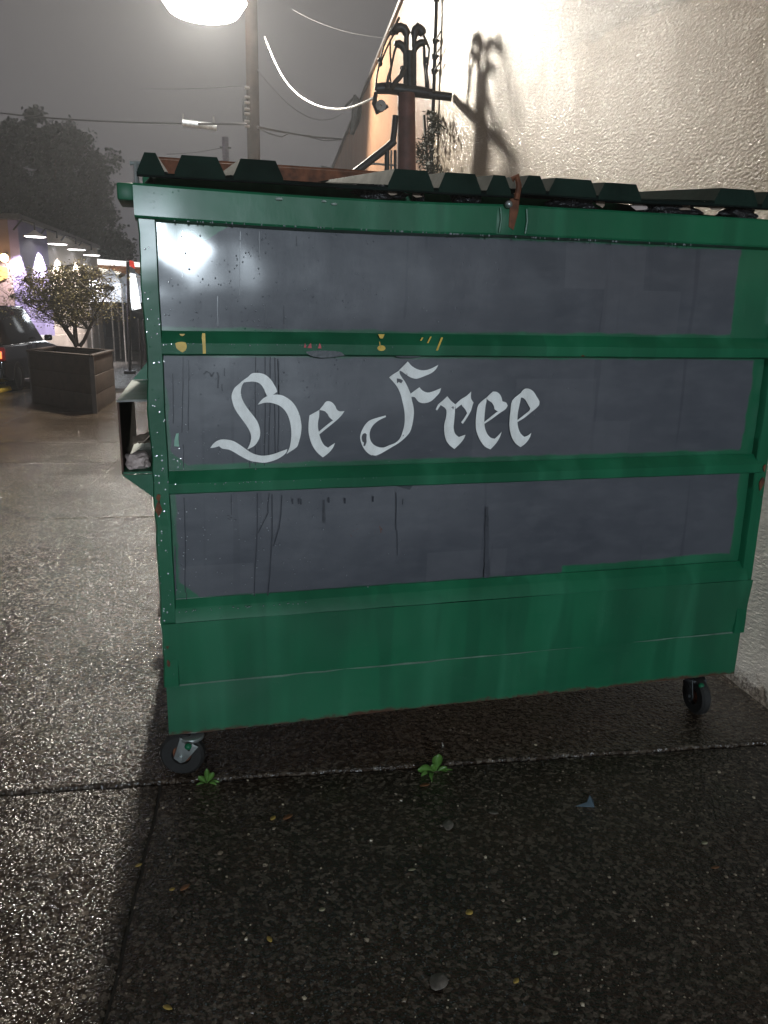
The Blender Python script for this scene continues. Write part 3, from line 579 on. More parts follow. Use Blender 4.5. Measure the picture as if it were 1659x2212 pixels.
# torn cardboard leaning in the pocket
vs = []; n = 10
for i in range(n+1):
    for k in range(7):
        a, b = i/n, k/6
        vs.append((-.009-.068*b, .60-.32*a-.03*b, 1.118+.115*math.sin(min(1, a*1.1)*1.9)*.62+.016*noise.noise(Vector((a*3, b*3, 5)))-.02*b*a))
o = MB().add(vs, [(i*7+k, i*7+k+1, (i+1)*7+k+1, (i+1)*7+k) for i in range(n) for k in range(6)]).build('cardboard_scrap', CARD); o.data.materials[0] = CARD
recentre(o)
sm = o.modifiers.new('thickness', 'SOLIDIFY'); sm.thickness = .004
tag(o, 'bent brown cardboard scrap standing inside the fork pocket behind the crumpled paper', 'cardboard')
BIN = [((905, 425, 10, 9), BAG), ((1010, 430, 34, 10), BAG), ((1240, 430, 60, 12), BAG), ((1450, 436, 80, 12), BAG), ((1600, 440, 50, 14), BAG), ((820, 415, 60, 9), BAG)]
bl = ['small dark bag bulge left of the rim bracket under the lid', 'black rubbish bag poking out just left of the lock bracket', 'long black bag fold under the right lid near the lock bracket', 'widest black rubbish bag squeezed under the right lid', 'black rubbish bag at the right end of the rim', 'flat black bag fold under the middle of the left lid']
for i, ((px, py, w, h), m_) in enumerate(BIN):
    c = face(px, py+4, .01); s = (face(px+w, py, .01)-face(px, py, .01)).length
    tag(crumple((c.x, .02, 1.994), s*.9, .05, .028, m_, 'rubbish_bag', i*2.7+1, 3), bl[i], 'rubbish bag', 'bags bulging under the dumpster lids')
SC = [((745, 402), (34, 6), 'pale torn paper strip lying on the rim left of the middle', PAP), ((905, 418), (16, 12), 'curled grey paper scrap on the rim above the F', CARD), ((1300, 436), (11, 14), 'upright beige card scrap under the right lid', CARD), ((1385, 447), (22, 9), 'flat pinkish card scrap on the rim under the right lid', PAP), ((1480, 448), (18, 7), 'low brown paper scrap right of the pinkish card', CARD), ((1552, 440), (24, 14), 'folded brown paper leaning at the far right of the rim', CARD), ((1185, 414), (13, 5), 'white paper shred beside the lock bracket', PAP), ((850, 414), (12, 9), 'small dull card scrap near the middle of the left lid', CARD)]
for i, ((px, py), (w, h), lab, m_) in enumerate(SC):
    pts = []; n = 9
    for k in range(n):
        q = 2*math.pi*k/n; rr = random.uniform(.65, 1.15); p = face(px+w*rr*math.cos(q), py+h*rr*math.sin(q), -.028-.004*i*.3); p.z = max(p.z, 1.981); p.y += (p.z-1.98)*.5*random.uniform(.4, 1.3); pts.append(p)
    tag(flap(pts, (0, .003, .001), m_, 'paper_scrap'), lab, 'scrap', 'scraps along the dumpster rim')

# ------------------------------------------------------------------ ground litter
GRIT = Mat('pale_grit'); _v = GRIT.voro(60, out='Color'); _s = GRIT.N('ShaderNodeSeparateColor'); GRIT.L(_v, _s.inputs[0])
GRIT.P(base=GRIT.ramp(_s.outputs[0], [(0., (.08, .06, .045)), (.5, (.17, .13, .09)), (.85, (.32, .26, .19)), (1., (.60, .52, .38))]), rough=.35)
mb = MB(); rnd = random.Random(5)
for k in range(3600):
    x = rnd.uniform(-1.6, 2.6); y = rnd.uniform(-2.2, .6) if k % 3 else rnd.uniform(-2.2, -.8); r = .0017+.0050*rnd.random()**3.5
    zt = -.006 if V.dot(Vector((x, y, 0))) < v0 and U.dot(Vector((x, y, 0))) > u0 else .001
    random.seed(k); mb.ball((x, y, zt+r*.2), r*rnd.uniform(.8, 1.4), .5, 5, 3, .3)
random.seed(11)
stuff(mb.build('grit', GRIT))
LF = [simple('yellow_leaf', (.42, .29, .07), .4, 0, .3, 60), simple('brown_leaf', (.20, .085, .035), .4, 0, .4, 60), simple('pale_leaf', (.36, .33, .22), .4, 0, .3, 60), simple('grey_leaf', (.15, .13, .11), .45, 0, .4, 60)]
def leaf(px, py, L_, wd, ang, mat, lab, curl=.25):
    L_ *= 1.3; wd *= 1.3
    c = gnd(px, py, -.004); vs = []; n = 7
    for i in range(n+1):
        t = i/n; w = wd*math.sin(math.pi*min(1, t*.93+.05))**.8
        for s in (-1, 0, 1): vs.append(((t-.5)*L_, s*w/2, .0012+curl*L_*(abs(s)*.25*math.sin(math.pi*t))+curl*L_*.35*(t-.5)**2))
    ca, sa = math.cos(ang), math.sin(ang); me = MB().add([(a*ca-b*sa, a*sa+b*ca, z) for a, b, z in vs], [(i*3+k, i*3+k+1, (i+1)*3+k+1, (i+1)*3+k) for i in range(n) for k in range(2)])
    o = me.build('fallen_leaf', mat, smooth=True); o.location = (c.x, c.y, c.z+.001)
    md = o.modifiers.new('thickness', 'SOLIDIFY'); md.thickness = .0005
    return tag(o, lab, 'leaf', 'fallen leaves on the wet pavement')
LV = [(590,1768,.020,.013,.9,0,'yellow leaf lying left of a reddish one below the left caster'),(622,1766,.030,.016,.5,1,'reddish brown leaf just right of the yellow leaf below the left caster'),
 (918,1697,.030,.014,.1,1,'brown leaf on the ground just below the larger weed'),(1066,1757,.026,.016,-.4,3,'dull grey leaf halfway between weed and wall'),(400,1918,.026,.014,.7,1,'rusty leaf close to the shadow edge at lower left'),
 (372,1922,.013,.010,.2,0,'tiny orange leaf left of the rusty leaf at lower left'),(1014,1972,.018,.016,.3,0,'round pale yellow leaf in the middle of the dark pavement'),(696,1966,.014,.011,.1,2,'small pale round leaf left of centre on the dark pavement'),
 (948,2122,.045,.036,.8,3,'largest leaf, grey and ragged, near the bottom middle'),(582,2030,.018,.010,1.9,0,'small orange leaf at lower left of centre'),(968,1783,.045,.028,1.2,3,'ragged grey brown leaf cluster right below the weed'),
 (1522,1822,.018,.012,.2,2,'pale leaf at right near the wall'),(1596,1548,.018,.011,.1,2,'cream leaf under the right end of the dumpster'),(1634,1543,.016,.010,.2,2,'cream leaf nearest the corner of the wall'),
 (1545,1875,.022,.010,.0,1,'brown leaf near the right edge of the picture'),(1115,2120,.016,.010,.6,0,'orange leaf right of the largest grey leaf'),(362,2178,.020,.010,-.6,0,'orange leaf near the bottom left corner of the dark area'),
 (1200,2060,.014,.009,.4,2,'small pale leaf right of centre near the bottom'),(300,1870,.016,.010,.4,0,'ochre leaf on the bright wet pavement left of the shadow edge'),(235,1605,.022,.012,.2,2,'pale leaf on the bright wet pavement left of the dumpster'),(1120,1990,.012,.009,.4,2,'tiny white leaf right of the round pale yellow leaf'),(890,1880,.018,.008,.0,2,'thin pale leaf in the centre of the dark pavement')]
for a in LV: leaf(a[0], a[1], a[2], a[3], a[4], LF[a[5]], a[6])
WEED = simple('weed_green', (.075, .17, .03), .4, 0, .3, 40)
def weed(px, py, leaves, lab, z=.0):
    c = gnd(px, py, -.01); t = thing('weed', lab, 'weed', tuple(c))
    for (dx, dz, L_, wd, lean) in leaves:
        L_ *= 1.45; wd *= 1.4
        vs = []; n = 6; up = Vector((dx, -.25*abs(lean), dz)).normalized(); side = up.cross(Vector((0, -1, .3))).normalized()
        nrm = up.cross(side)
        for i in range(n+1):
            s = i/n; w = wd*(.12 if s < .3 else math.sin(math.pi*((s-.3)/.7*.86+.12))**.7)
            for q in (-1, 0, 1): vs.append(c+up*L_*s+side*w*.5*q+nrm*(.15*w*abs(q)-.5*L_*s*s*lean*.4)-Vector((0, 0, L_*.35*s*s*abs(dx)*.6)))
        o = MB().add(vs, [(i*3+k, i*3+k+1, (i+1)*3+k+1, (i+1)*3+k) for i in range(n) for k in range(2)]).build('leaf', WEED, t, smooth=True)
        md = o.modifiers.new('thickness', 'SOLIDIFY'); md.thickness = .0004
    return t
weed(942, 1668, [(-1.2, .8, .062, .024, .3), (.15, 1.3, .052, .030, -.1), (-.75, .05, .05, .03, .7), (-.2, -.0, .05, .034, 1.), (1.2, .05, .06, .022, .6), (.9, .6, .034, .014, .2), (.5, -.1, .036, .024, .9), (-.4, .9, .03, .016, .1)], 'larger broad-leaved green weed growing in the slab joint')
weed(447, 1693, [(-.5, .7, .034, .014, .1), (.05, 1.4, .042, .014, 0), (.5, 1.0, .038, .015, .1), (-1., .2, .03, .013, .5), (.9, .3, .032, .012, .4), (.4, .1, .028, .012, .8), (-.6, -.1, .026, .012, .8), (.7, -.2, .030, .012, .9)], 'smaller clover-like green weed beside the left caster')
CIG = simple('white_filter', (.7, .68, .62), .6)
tag(recentre(MB().tube([gnd(955, 1605, .002), gnd(957, 1612, .003)], .003, 8).build('white_stub', CIG, smooth=True)), 'tiny white stub standing out on the dark ground under the dumpster', 'stub')
GL = simple('bluish_wrapper', (.09, .13, .16), .2)
tag(flap([gnd(1243, 1742, -.003), gnd(1284, 1744, -.003), gnd(1282, 1728, .004), gnd(1274, 1718, .03), gnd(1268, 1733, .004)], (0, 0, .001), GL, 'plastic_wrapper'), 'bluish clear plastic wrapper on the dark pavement right of the weed', 'wrapper')

# ------------------------------------------------------------------ service mast beside the wall
VM = V.dot(EYE)+9.5
def mp(px, py, dv=0.): return plane(px, py, V, VM+dv)
def cm(x, y): return ((1350+x*.31646)/1.82278, (60+y*.31646)/1.82278)
def mpc(x, y, dv=0.): return mp(*cm(x, y), dv)
REDW = simple('red_brown_weathered_wood', (.115, .045, .038), .6, 0, .4, 8, .4, .006); CABM = simple('black_cable_jacket', (.018, .016, .018), .45); GREYM = simple('dull_grey_metal', (.22, .21, .20), .45, .5)
base = mp(892, 420); mast = thing('service_mast', 'dark electrical service mast with curved weatherheads standing close to the stucco wall', 'utility mast', (base.x, base.y, 0))
a, b = mpc(790, 2000), mpc(790, 980); MB().tube([(a.x+.006, a.y, -.03), a, b], [.115, .112, .10], 20).build('post', REDW, mast, smooth=True)
for (x, top, hook, rr) in ((790, 270, [(790, 220), (765, 170), (715, 150), (665, 165), (640, 200), (632, 225)], .036), (775, 480, [(765, 420), (735, 375), (700, 355), (670, 365), (660, 385)], .030), (885, 300, [(888, 230), (905, 180), (930, 150), (960, 175), (985, 215), (1000, 245)], .036), (880, 480, [(890, 420), (925, 370), (965, 345), (1005, 345), (1018, 375)], .028)):
    pts = [mpc(x, 1000), mpc(x, 700), mpc(x, top)]+[mpc(*q) for q in hook]; rs = [rr*.8]*3+[rr*1.35]*(len(hook)-2)+[rr*1.5, rr*1.05]
    MB().tube(pts, rs, 14).build('weatherhead', CABM, mast, smooth=True)
MB().tube([mpc(830, 1050), mpc(830, 450)], .05, 12).build('conduit', DSTEEL, mast, smooth=True)
MB().tube([mpc(405, 915), mpc(560, 905), mpc(880, 945), mpc(1100, 975)], [.055, .062, .062, .05], 12).build('cross_arm', DSTEEL, mast, smooth=True)
e1 = mpc(860, 965); w1 = uv(WALLC-.02, V.dot(e1)+.0, e1.z-.02); MB().tube([e1, w1], .045, 12).build('stand_off', DSTEEL, mast, smooth=True)
MB().lathe(mpc(470, 1130), V, [(-.03, .01), (-.03, .06), (.03, .06), (.03, .01)], 16).build('insulator', GREYM, mast, smooth=True)
MB().tube([mpc(410, 960), mpc(390, 1100), mpc(420, 1200), mpc(560, 1130)], [.02, .03, .035, .02], 8).build('drop_clamp', CABM, mast, smooth=True)
for p_, r_, nm in (([(85, 2010), (560, 1640), (640, 1560)], .042, 'strut'), ([(615, 1620), (640, 1420), (655, 1250)], .036, 'strut'), ([(125, 2010), (560, 1680)], .012, 'strut_highlight_bar'), ([(270, 1838), (560, 1862), (665, 1868)], .012, 'tie_bar'), ([(550, 1690), (548, 2060)], .030, 'strap'), ([(605, 1680), (600, 1780), (603, 2060)], .012, 'rod'), ([(650, 1680), (652, 2060)], .018, 'strap')):
    MB().tube([mpc(x, y, -.06) for x, y in p_], r_, 10).build('brace' if 'strut' in nm else nm, GREYM if nm in ('tie_bar', 'rod', 'strut_highlight_bar') else DSTEEL, mast, smooth=True)  # highlight bar: thin paler rod laid along the strut as its glint
for p_, r_ in (([(610, 205), (560, 270), (510, 380), (470, 540), (455, 600), (425, 740), (405, 930)], .011), ([(640, 225), (600, 300), (540, 420), (480, 570)], .010), ([(590, 300), (590, 480), (600, 640), (560, 760), (530, 910)], .010), ([(665, 390), (640, 460), (610, 600), (590, 720), (560, 820), (560, 910)], .013), ([(600, 640), (590, 760), (600, 900)], .009), ([(700, 30), (650, 130), (605, 200)], .014), ([(1000, 245), (1040, 330), (1075, 420), (1060, 560), (1040, 700), (1060, 830), (1065, 960)], .013), ([(1010, 380), (1015, 600), (1030, 700), (1045, 960)], .018), ([(735, 660), (760, 655), (720, 760), (640, 850), (600, 930)], .03)):
    MB().tube([mpc(x, y, random.uniform(-.08, .02)) for x, y in p_], r_, 8).build('cable', CABM, mast, smooth=True)
for x, y in ((605, 210), (460, 560), (465, 600), (1040, 560)): MB().ball(mpc(x, y), .028, 1.2, 8, 6).build('splice', CABM, mast, smooth=True)
# conduit clamped to the wall
wc = wall(938, 100); cond = thing('wall_conduit', 'thin dark conduit running up the stucco wall right of the mast', 'conduit', (wc.x, wc.y, 0))
pb = wall(931, 400, .05); pt_ = wall(939, 5, .05)
VC = V.dot(wall(936, 190, .06))
MB().tube([uv(WALLC-.055, VC, .0), uv(WALLC-.055, VC, 6.9)], .024, 12).build('pipe', CABM, cond, smooth=True)
for px, py in ((938, 108), (936, 142), (933, 175), (941, 20)):
    z = wall(px, py).z; MB().tube([uv(WALLC-.10, VC-.02, z), uv(WALLC-.005, VC-.02, z)], .014, 8).build('clamp', CABM, cond, smooth=True); MB().cyl(uv(WALLC-.055, VC, z), (0, 0, 1), .038, .05, 12).build('coupling', CABM, cond, smooth=True)
    MB().tube([uv(WALLC-.055, VC-.03, z), uv(WALLC-.05, VC-.30, z+.01)], .010, 8).build('stub', CABM, cond, smooth=True)
VIN = simple('dry_dark_creeper', (.045, .05, .035), .8, 0, .6, 20, .5)
rv = random.Random(3); mb = MB()
for k in range(900):
    t = rv.random(); py = 240+170*t; px = 926+rv.gauss(0, 5+12*t)+ (14*math.sin(t*9)); p = wall(px, py, .02+.10*abs(rv.gauss(0, 1)))
    dr_ = Vector((rv.gauss(0, 1), rv.gauss(0, 1), rv.gauss(0, 1))).normalized()*rv.uniform(.02, .05); e_ = dr_.orthogonal().normalized()*rv.uniform(.008, .02)
    mb.add([p-dr_-e_*.2, p+e_, p+dr_, p-e_], [(0, 1, 2, 3)])
cr_ = thing('wall_creeper', 'ragged dark creeper clinging to the wall corner right of the mast', 'creeper', tuple(uv(WALLC-.05, V.dot(wall(926, 330)), 0)))
stuff(mb.build('foliage', VIN, cr_)); MB().tube([uv(WALLC-.03, V.dot(wall(926, 330)), 0), wall(925, 400, .04), wall(921, 330, .04), wall(916, 250, .03)], .02, 6).build('stem', VIN, cr_, smooth=True)

# ------------------------------------------------------------------ utility pole with the floodlight
WOOD = simple('pole_wood', (.026, .016, .012), .9, 0, .4, 5, .5, .01, spec=.1)
pc = far(545, 200, 17.9); pole = thing('utility_pole', 'tall brown wooden utility pole carrying the floodlight above the dumpster', 'utility pole', (pc.x, pc.y, 0))
MB().tube([(pc.x, pc.y, -.05), (pc.x, pc.y, 4.), (pc.x+.02, pc.y, 9.6)], [.15, .138, .12], 24).build('shaft', WOOD, pole, smooth=True)
LP = far(440, 20, LAMP_D)
for py in (190, 210, 222, 236, 246, 262, 273):
    c = far(534, py, 17.8); MB().cyl(c, (1, .1, 0), .03, .11, 10).build('insulator', GREYM, pole, smooth=True)
MB().box(pc.x-.22, pc.x-.13, pc.y-.03, pc.y+.03, far(535, 240, 17).z, far(535, 188, 17).z).build('bracket', DSTEEL, pole, bevel=.01)
fl = thing('floodlight', 'blinding white floodlight on an arm at the top of the wooden pole', 'floodlight', tuple(LP))
hz = LP.z+.18
MB().tube([(pc.x-.1, pc.y, hz+.28), (pc.x-.6, pc.y-.4, hz+.42), (LP.x, LP.y, hz+.3)], .035, 12).build('arm', GREYM, fl, smooth=True)
LENS = emit('flood_lens_glow', (1., .97, .92), 26.)
tgt = (EYE+Vector((0, 4, 0))-LP).normalized()
M = Matrix.Translation(LP+Vector((0, 0, .12)))
gl = MB(); gl.ball((0, 0, 0), 1, 1, 40, 22)  # lens swollen to a wide blob, standing in for the lamp's bloom
gl.v = [tuple(M @ Vector((a_*(.80+.05*math.sin(5*c_)), b_*.34, c_*.36))) for a_, b_, c_ in gl.v]; gl.build('lens', LENS, fl, smooth=True)
MB().box(-.86, .86, -.30, .30, .30, .44, M).build('housing', GREYM, fl, bevel=.05)
ld = bpy.data.lights.new('floodlight_light', 'SPOT'); ld.energy = P_BACK; ld.spot_size = math.radians(168); ld.spot_blend = .25; ld.color = (1., .93, .80); ld.shadow_soft_size = .24
lo = bpy.data.objects.new('floodlight_light', ld); COL.objects.link(lo); lo.parent = fl; lo.location = (0, -.62, .02); lo.rotation_euler = Vector((-.22, 1, .5)).to_track_quat('Z', 'Y').to_euler()
# street lights behind the viewer whose light falls on the front of the dumpster
def front_lamp(px, py, dist, power, col, lab, yface=-.04, size=.55):
    p = face(px, py, yface); dd = (p-EYE); m = Vector((dd.x, -dd.y, dd.z)); m *= dist/math.hypot(m.x, m.y); L_ = p+m
    t = thing('street_lamp', lab, 'street lamp', (L_.x+.9, L_.y, 0))
    MB().tube([(L_.x+.9, L_.y, -.05), (L_.x+.9, L_.y, L_.z+.5), (L_.x+.7, L_.y, L_.z+.75), (L_.x+.2, L_.y, L_.z+.45)], [.09, .06, .04, .035], 12).build('shaft', GREYM, t, smooth=True)
    MB().box(L_.x-.3, L_.x+.3, L_.y-.16, L_.y+.16, L_.z+.26, L_.z+.42).build('head', GREYM, t, bevel=.03)
    MB().box(L_.x-.25, L_.x+.25, L_.y-.12, L_.y+.12, L_.z+.235, L_.z+.255).build('lens', emit('street_lamp_lens', col, 30.), t)
    l = bpy.data.lights.new('street_lamp_light', 'POINT'); l.energy = power; l.color = col; l.shadow_soft_size = size
    o = bpy.data.objects.new('street_lamp_light', l); COL.objects.link(o); o.parent = t; o.location = (-.9, 0, L_.z)
    return t
front_lamp(334, 500, 14., P_FRONT, (.78, .90, 1.), 'street lamp behind the viewer mirrored in the top left of the dumpster')
# wires
def sag(a, b, s, n=24): return [a.lerp(b, i/n)-Vector((0, 0, s*4*(i/n)*(1-i/n))) for i in range(n+1)]
def wire(pts, r, lab, mat=CABM, name='overhead_wire', sides=6): return tag(recentre(MB().tube(pts, r, sides).build(name, mat, smooth=True)), lab, 'wire', 'wires strung from the poles')
wire(sag(far(-60, 236, 30), far(535, 268, 17.), .12), .022, 'thick dark wire crossing the sky over the far tree to the pole')
wire(sag(far(556, 274, 17.), far(745, 300, 26), .05), .022, 'thick dark wire from the pole down to the orange wall end')
wire([far(556, 276, 17), far(580, 288, 18), far(608, 296, 19), far(625, 288, 20), far(660, 294, 22), far(700, 304, 24), far(742, 302, 26)], .014, 'looping slack wire below the thick one right of the pole')
wire(sag(far(300, 190, 34), far(532, 185, 17), .05), .007, 'faint thin wire left of the pole at mid height')
wire(sag(far(632, 20, 16), far(842, 82, 13), .1), .003, 'thin wire high right near the roof edge')
wire(sag(far(556, 150, 17), far(742, 243, 25), .5), .008, 'thin faint wire sagging behind the white chain')
wire(sag(far(360, 333, 30), far(484, 318, 30), .05), .010, 'thin wire running left from the small far pole')
# chain-like bright service cable from the pole to the mast
pa, pm, pe = far(572, 80, 16.9), None, mpc(300, 1050)
ctl = [(583, 108, 16.5), (598, 142, 16.0), (618, 176, 15.3), (645, 205, 14.4), (680, 226, 13.6), (715, 235, 12.7), (750, 234, 11.8), (785, 222, 10.9), (812, 208, 10.2)]
pts = [pa]+[far(*c) for c in ctl]+[mpc(400, 990)]
fine = []
for i in range(len(pts)-1):
    p0, p1, p2, p3 = pts[max(0, i-1)], pts[i], pts[i+1], pts[min(len(pts)-1, i+2)]
    for k in range(12):
        t = k/12; fine.append(.5*((2*p1)+(-p0+p2)*t+(2*p0-5*p1+4*p2-p3)*t*t+(-p0+3*p1-3*p2+p3)*t**3))
WHC = Mat('white_braided_cable'); WHC.P(base=(.75, .74, .70), rough=.35)
mb = MB(); mb.tube(fine, .010, 6)
for i, p in enumerate(fine):
    if i % 2 == 0 and i < len(fine)-1: mb.tube([p, p.lerp(fine[i+1], .9)], .017, 6)
tag(recentre(mb.build('twisted_cable', WHC, smooth=True)), 'bright white twisted cable hanging in a curve from the pole to the wall', 'cable')
c = far(431, 270, 18.5); t = thing('cable_closure', 'short shiny metal closure hanging on the wire left of the pole', 'closure', tuple(c))
MB().tube([c-Vector((.36, 0, -.02)), c+Vector((.36, 0, -.02))], .075, 12).build('sleeve', simple('bright_aluminium', (.8, .8, .76), .3, .6), t, smooth=True)
for s in (-.34, .3): MB().tube([c+Vector((s, 0, .03)), c+Vector((s, 0, .20))], .02, 6).build('hanger', GREYM, t)
pp = far(487, 330, 30); t = thing('distant_pole', 'short dark purple pole far behind the dumpster left of the wooden pole', 'pole', (pp.x, pp.y, 0))
MB().tube([(pp.x, pp.y, -.05), (pp.x, pp.y, far(487, 297, 30).z)], .12, 12).build('shaft', simple('purple_dark_wood', (.07, .05, .09), .7), t, smooth=True)
MB().box(pp.x-.2, pp.x+.2, pp.y-.08, pp.y, far(487, 322, 30).z, far(487, 318, 30).z).build('cross_arm', DSTEEL, t)
t = thing('roof_bracket', 'dark triangular bracket with insulators standing off the orange wall end', 'bracket', tuple(far(770, 250, 20)))
A = lambda x, y: far(x, y, 19.0)
MB().tube([A(766, 205), A(772, 225), A(768, 260), A(760, 290)], [.03, .12, .10, .05], 8).build('arm', DSTEEL, t, smooth=True); MB().tube([A(764, 212), A(748, 228), A(742, 236)], .03, 8).build('hook', DSTEEL, t, smooth=True)

# cream framed vent on a far roof, right of the pole
t = thing('shop_sign_box', 'small cream framed box seen over the dumpster rim left of the orange wall', 'box', tuple(far(688, 372, 22)))
bl_, br_, tl, tr_ = far(660, 392, 22), far(694, 392, 22), far(664, 362, 22), far(694, 361, 22)
MB().prism([bl_, br_, tr_, tl], (.08, .1, 0)).build('frame', simple('cream_paint', (.62, .55, .33), .5), t, bevel=.02)
MB().prism([far(668, 392, 21.9), far(690, 392, 21.9), far(689, 369, 21.9), far(670, 369, 21.9)], (.0, .02, 0)).build('panel', simple('beige_panel', (.30, .25, .19), .6), t)
MB().prism([br_+Vector((.003, 0, 0)), far(716, 392, 22.6), far(716, 362, 22.6), tr_+Vector((.003, 0, .04))], (.05, .5, 0)).build('side', simple('dark_blue_sheet', (.03, .035, .06), .5), t)
MB().box(far(688, 392, 22.6).x-.05, far(688, 392, 22.6).x+.05, far(688, 392, 22.6).y, far(688, 392, 22.6).y+.1, -.05, far(688, 392, 22.6).z).build('stand', DSTEEL, t)

# ------------------------------------------------------------------ far left: shop with wall lamps
PINK = simple('pinkish_render', (.10, .065, .065), .8, 0, .15, 2, .1); PURP = simple('purple_blue_render', (.10, .08, .17), .75, 0, .15, 2, .1); TAN = simple('tan_render', (.20, .165, .135), .75, 0, .15, 2, .1); CREAMW = simple('pale_render', (.45, .40, .38), .7, 0, .15, 2, .1)
lamps = [gnd(*q, 3.6) for q in ((76, 511), (124, 527), (165, 539), (198, 551))]
dirv = (lamps[3]-lamps[0]).normalized(); nrm_ = Vector((dirv.y, -dirv.x, 0)); FO = .55   # facade normal faces the dumpster
F0 = lamps[0]-nrm_*FO; F0.z = 0
def ft(px, py): # place on the facade
    return plane(px, py, nrm_, nrm_.dot(F0))
shop = thing('lamp_lit_shop', 'low shop building at far left, purple and tan side wall lit by lamps', 'building', tuple(F0))
corner = ft(39, 500); s0 = (corner-F0).dot(dirv); s1 = (ft(102, 520)-F0).dot(dirv); s2 = (ft(205, 560)-F0).dot(dirv)+.5
def fac(s, z, off=0.): p = F0+dirv*s+nrm_*off; p.z = z; return p
ztop = ft(60, 483).z
ZP = .95
MB().prism([fac(s0, ZP), fac(s1, ZP), fac(s1, ztop), fac(s0, ztop)], -nrm_*.25).build('wall', PURP, shop, label='purple blue upper wall')
MB().prism([fac(s1+.003, ZP), fac(s2, ZP), fac(s2, ztop), fac(s1+.003, ztop)], -nrm_*.25).build('wall', TAN, shop, label='tan upper wall')
MB().prism([fac(s0, -.05, .03), fac(s2, -.05, .03), fac(s2, ZP-.003, .03), fac(s0, ZP-.003, .03)], -nrm_*.28).build('plinth', TAN, shop)
MB().prism([fac(s0, -.05)-nrm_*.253, fac(s0, ztop)-nrm_*.253, fac(s0, ztop)-nrm_*12, fac(s0, -.05)-nrm_*12], dirv*.25).build('wall', PINK, shop, label='pinkish end wall')
MB().prism([fac(s0-.1, ztop+.003, .1), fac(s2+.1, ztop+.003, .1), fac(s2+.1, ztop+.003, -12), fac(s0-.1, ztop+.003, -12)], (0, 0, .14)).build('roof', COPE, shop)
# yellow lit window in the end wall
wcn = plane(6, 590, dirv, dirv.dot(fac(s0, 0))-.0)
ww = [plane(x, y, dirv, dirv.dot(fac(s0, 0))-.02) for x, y in ((-30, 620), (17, 600), (17, 578), (-30, 570))]
MB().prism(ww, -dirv*.02).build('window', emit('yellow_lit_window', (1., .62, .12), 1.6), shop)
lpw = plane(9, 557, dirv, dirv.dot(fac(s0, 0))-.25)
t = thing('yellow_wall_lamp', 'glowing orange-yellow wall lamp above the lit window at the left edge', 'wall lamp', tuple(lpw))
MB().ball(lpw, .11, 1., 12, 8).build('globe', emit('amber_globe', (1., .72, .30), 14.), t, smooth=True); MB().tube([lpw+Vector((0, 0, .1)), lpw+dirv*.24+Vector((0, 0, .12))], .03, 8).build('arm', DSTEEL, t)
l = bpy.data.lights.new('amber_light', 'POINT'); l.energy = 22; l.color = (1., .62, .25); l.shadow_soft_size = .1; o = bpy.data.objects.new('amber_light', l); COL.objects.link(o); o.parent = t; o.location = tuple(-dirv*.3)
wl = ['nearest, leftmost gooseneck wall lamp on the purple wall', 'second gooseneck wall lamp from the left', 'third gooseneck wall lamp from the left', 'farthest gooseneck wall lamp at the right end of the row']
for i, L_ in enumerate(lamps):
    t = thing('wall_lamp', wl[i], 'wall lamp', tuple(L_), 'gooseneck lamps on the shop wall')
    MB().tube([L_-nrm_*(FO-.01)+Vector((0, 0, .15)), L_-nrm_*.3+Vector((0, 0, .42)), L_+Vector((0, 0, .34)), L_+Vector((0, 0, .16))], .025, 8).build('gooseneck', DSTEEL, t, smooth=True)
    MB().lathe(L_, (0, 0, 1), [(.16, .03), (.10, .10), (.0, .30), (-.01, .29), (.09, .08), (.14, .03)], 20).build('shade', CREAMW, t, smooth=True)
    MB().cyl(L_+Vector((0, 0, .0)), (0, 0, 1), .26, .02, 20).build('bulb_disc', emit('lit_shade_disc', (1., .96, .94), 9.), t)
    l = bpy.data.lights.new('wall_lamp_light', 'SPOT'); l.energy = 3200; l.spot_size = math.radians(86); l.spot_blend = .3; l.color = (1., .93, .92); l.shadow_soft_size = .06
    o = bpy.data.objects.new('wall_lamp_light', l); COL.objects.link(o); o.parent = t; o.location = (-nrm_.x*.1, -nrm_.y*.1, -.04); o.rotation_euler = Vector((nrm_.x*.35, nrm_.y*.35, 1)).to_track_quat('Z', 'Y').to_euler()
# fuel-style canopy and tents beyond
CANW = emit('lit_white_fascia', (1., .98, .95), 1.3); CANO = simple('orange_timber_soffit', (.40, .16, .06), .6)
D_ = 33
def row(poly, D, th=(0, .3, 0)): return [far(x, y, D) for x, y in poly]
t = thing('canopy', 'white canopy with an orange underside beyond the shop', 'canopy', tuple(far(235, 600, D_)))
MB().prism(row([(186, 557), (330, 569), (330, 577), (186, 570)], D_), (.1, 3, 0)).build('fascia', CANW, t)
MB().prism(row([(200, 571.5), (330, 578.5), (330, 592), (258, 590), (205, 577)], D_+.02), (.1, 2.6, 0)).build('soffit', CANO, t)
MB().prism(row([(212, 578), (262, 588), (250, 600), (232, 602)], D_-.1), (.0, .05, 0)).build('lit_panel', emit('warm_lit_panel', (1., .93, .8), 1.4), t)
for x in (325,): q = far(x, 600, D_+.5); MB().box(q.x-.06, q.x+.06, q.y, q.y+.12, -.05, far(x, 580, D_).z).build('column', GREYM, t)
TENT = simple('white_tent_cloth', (.55, .57, .62), .7, 0, .1, 3, .2)
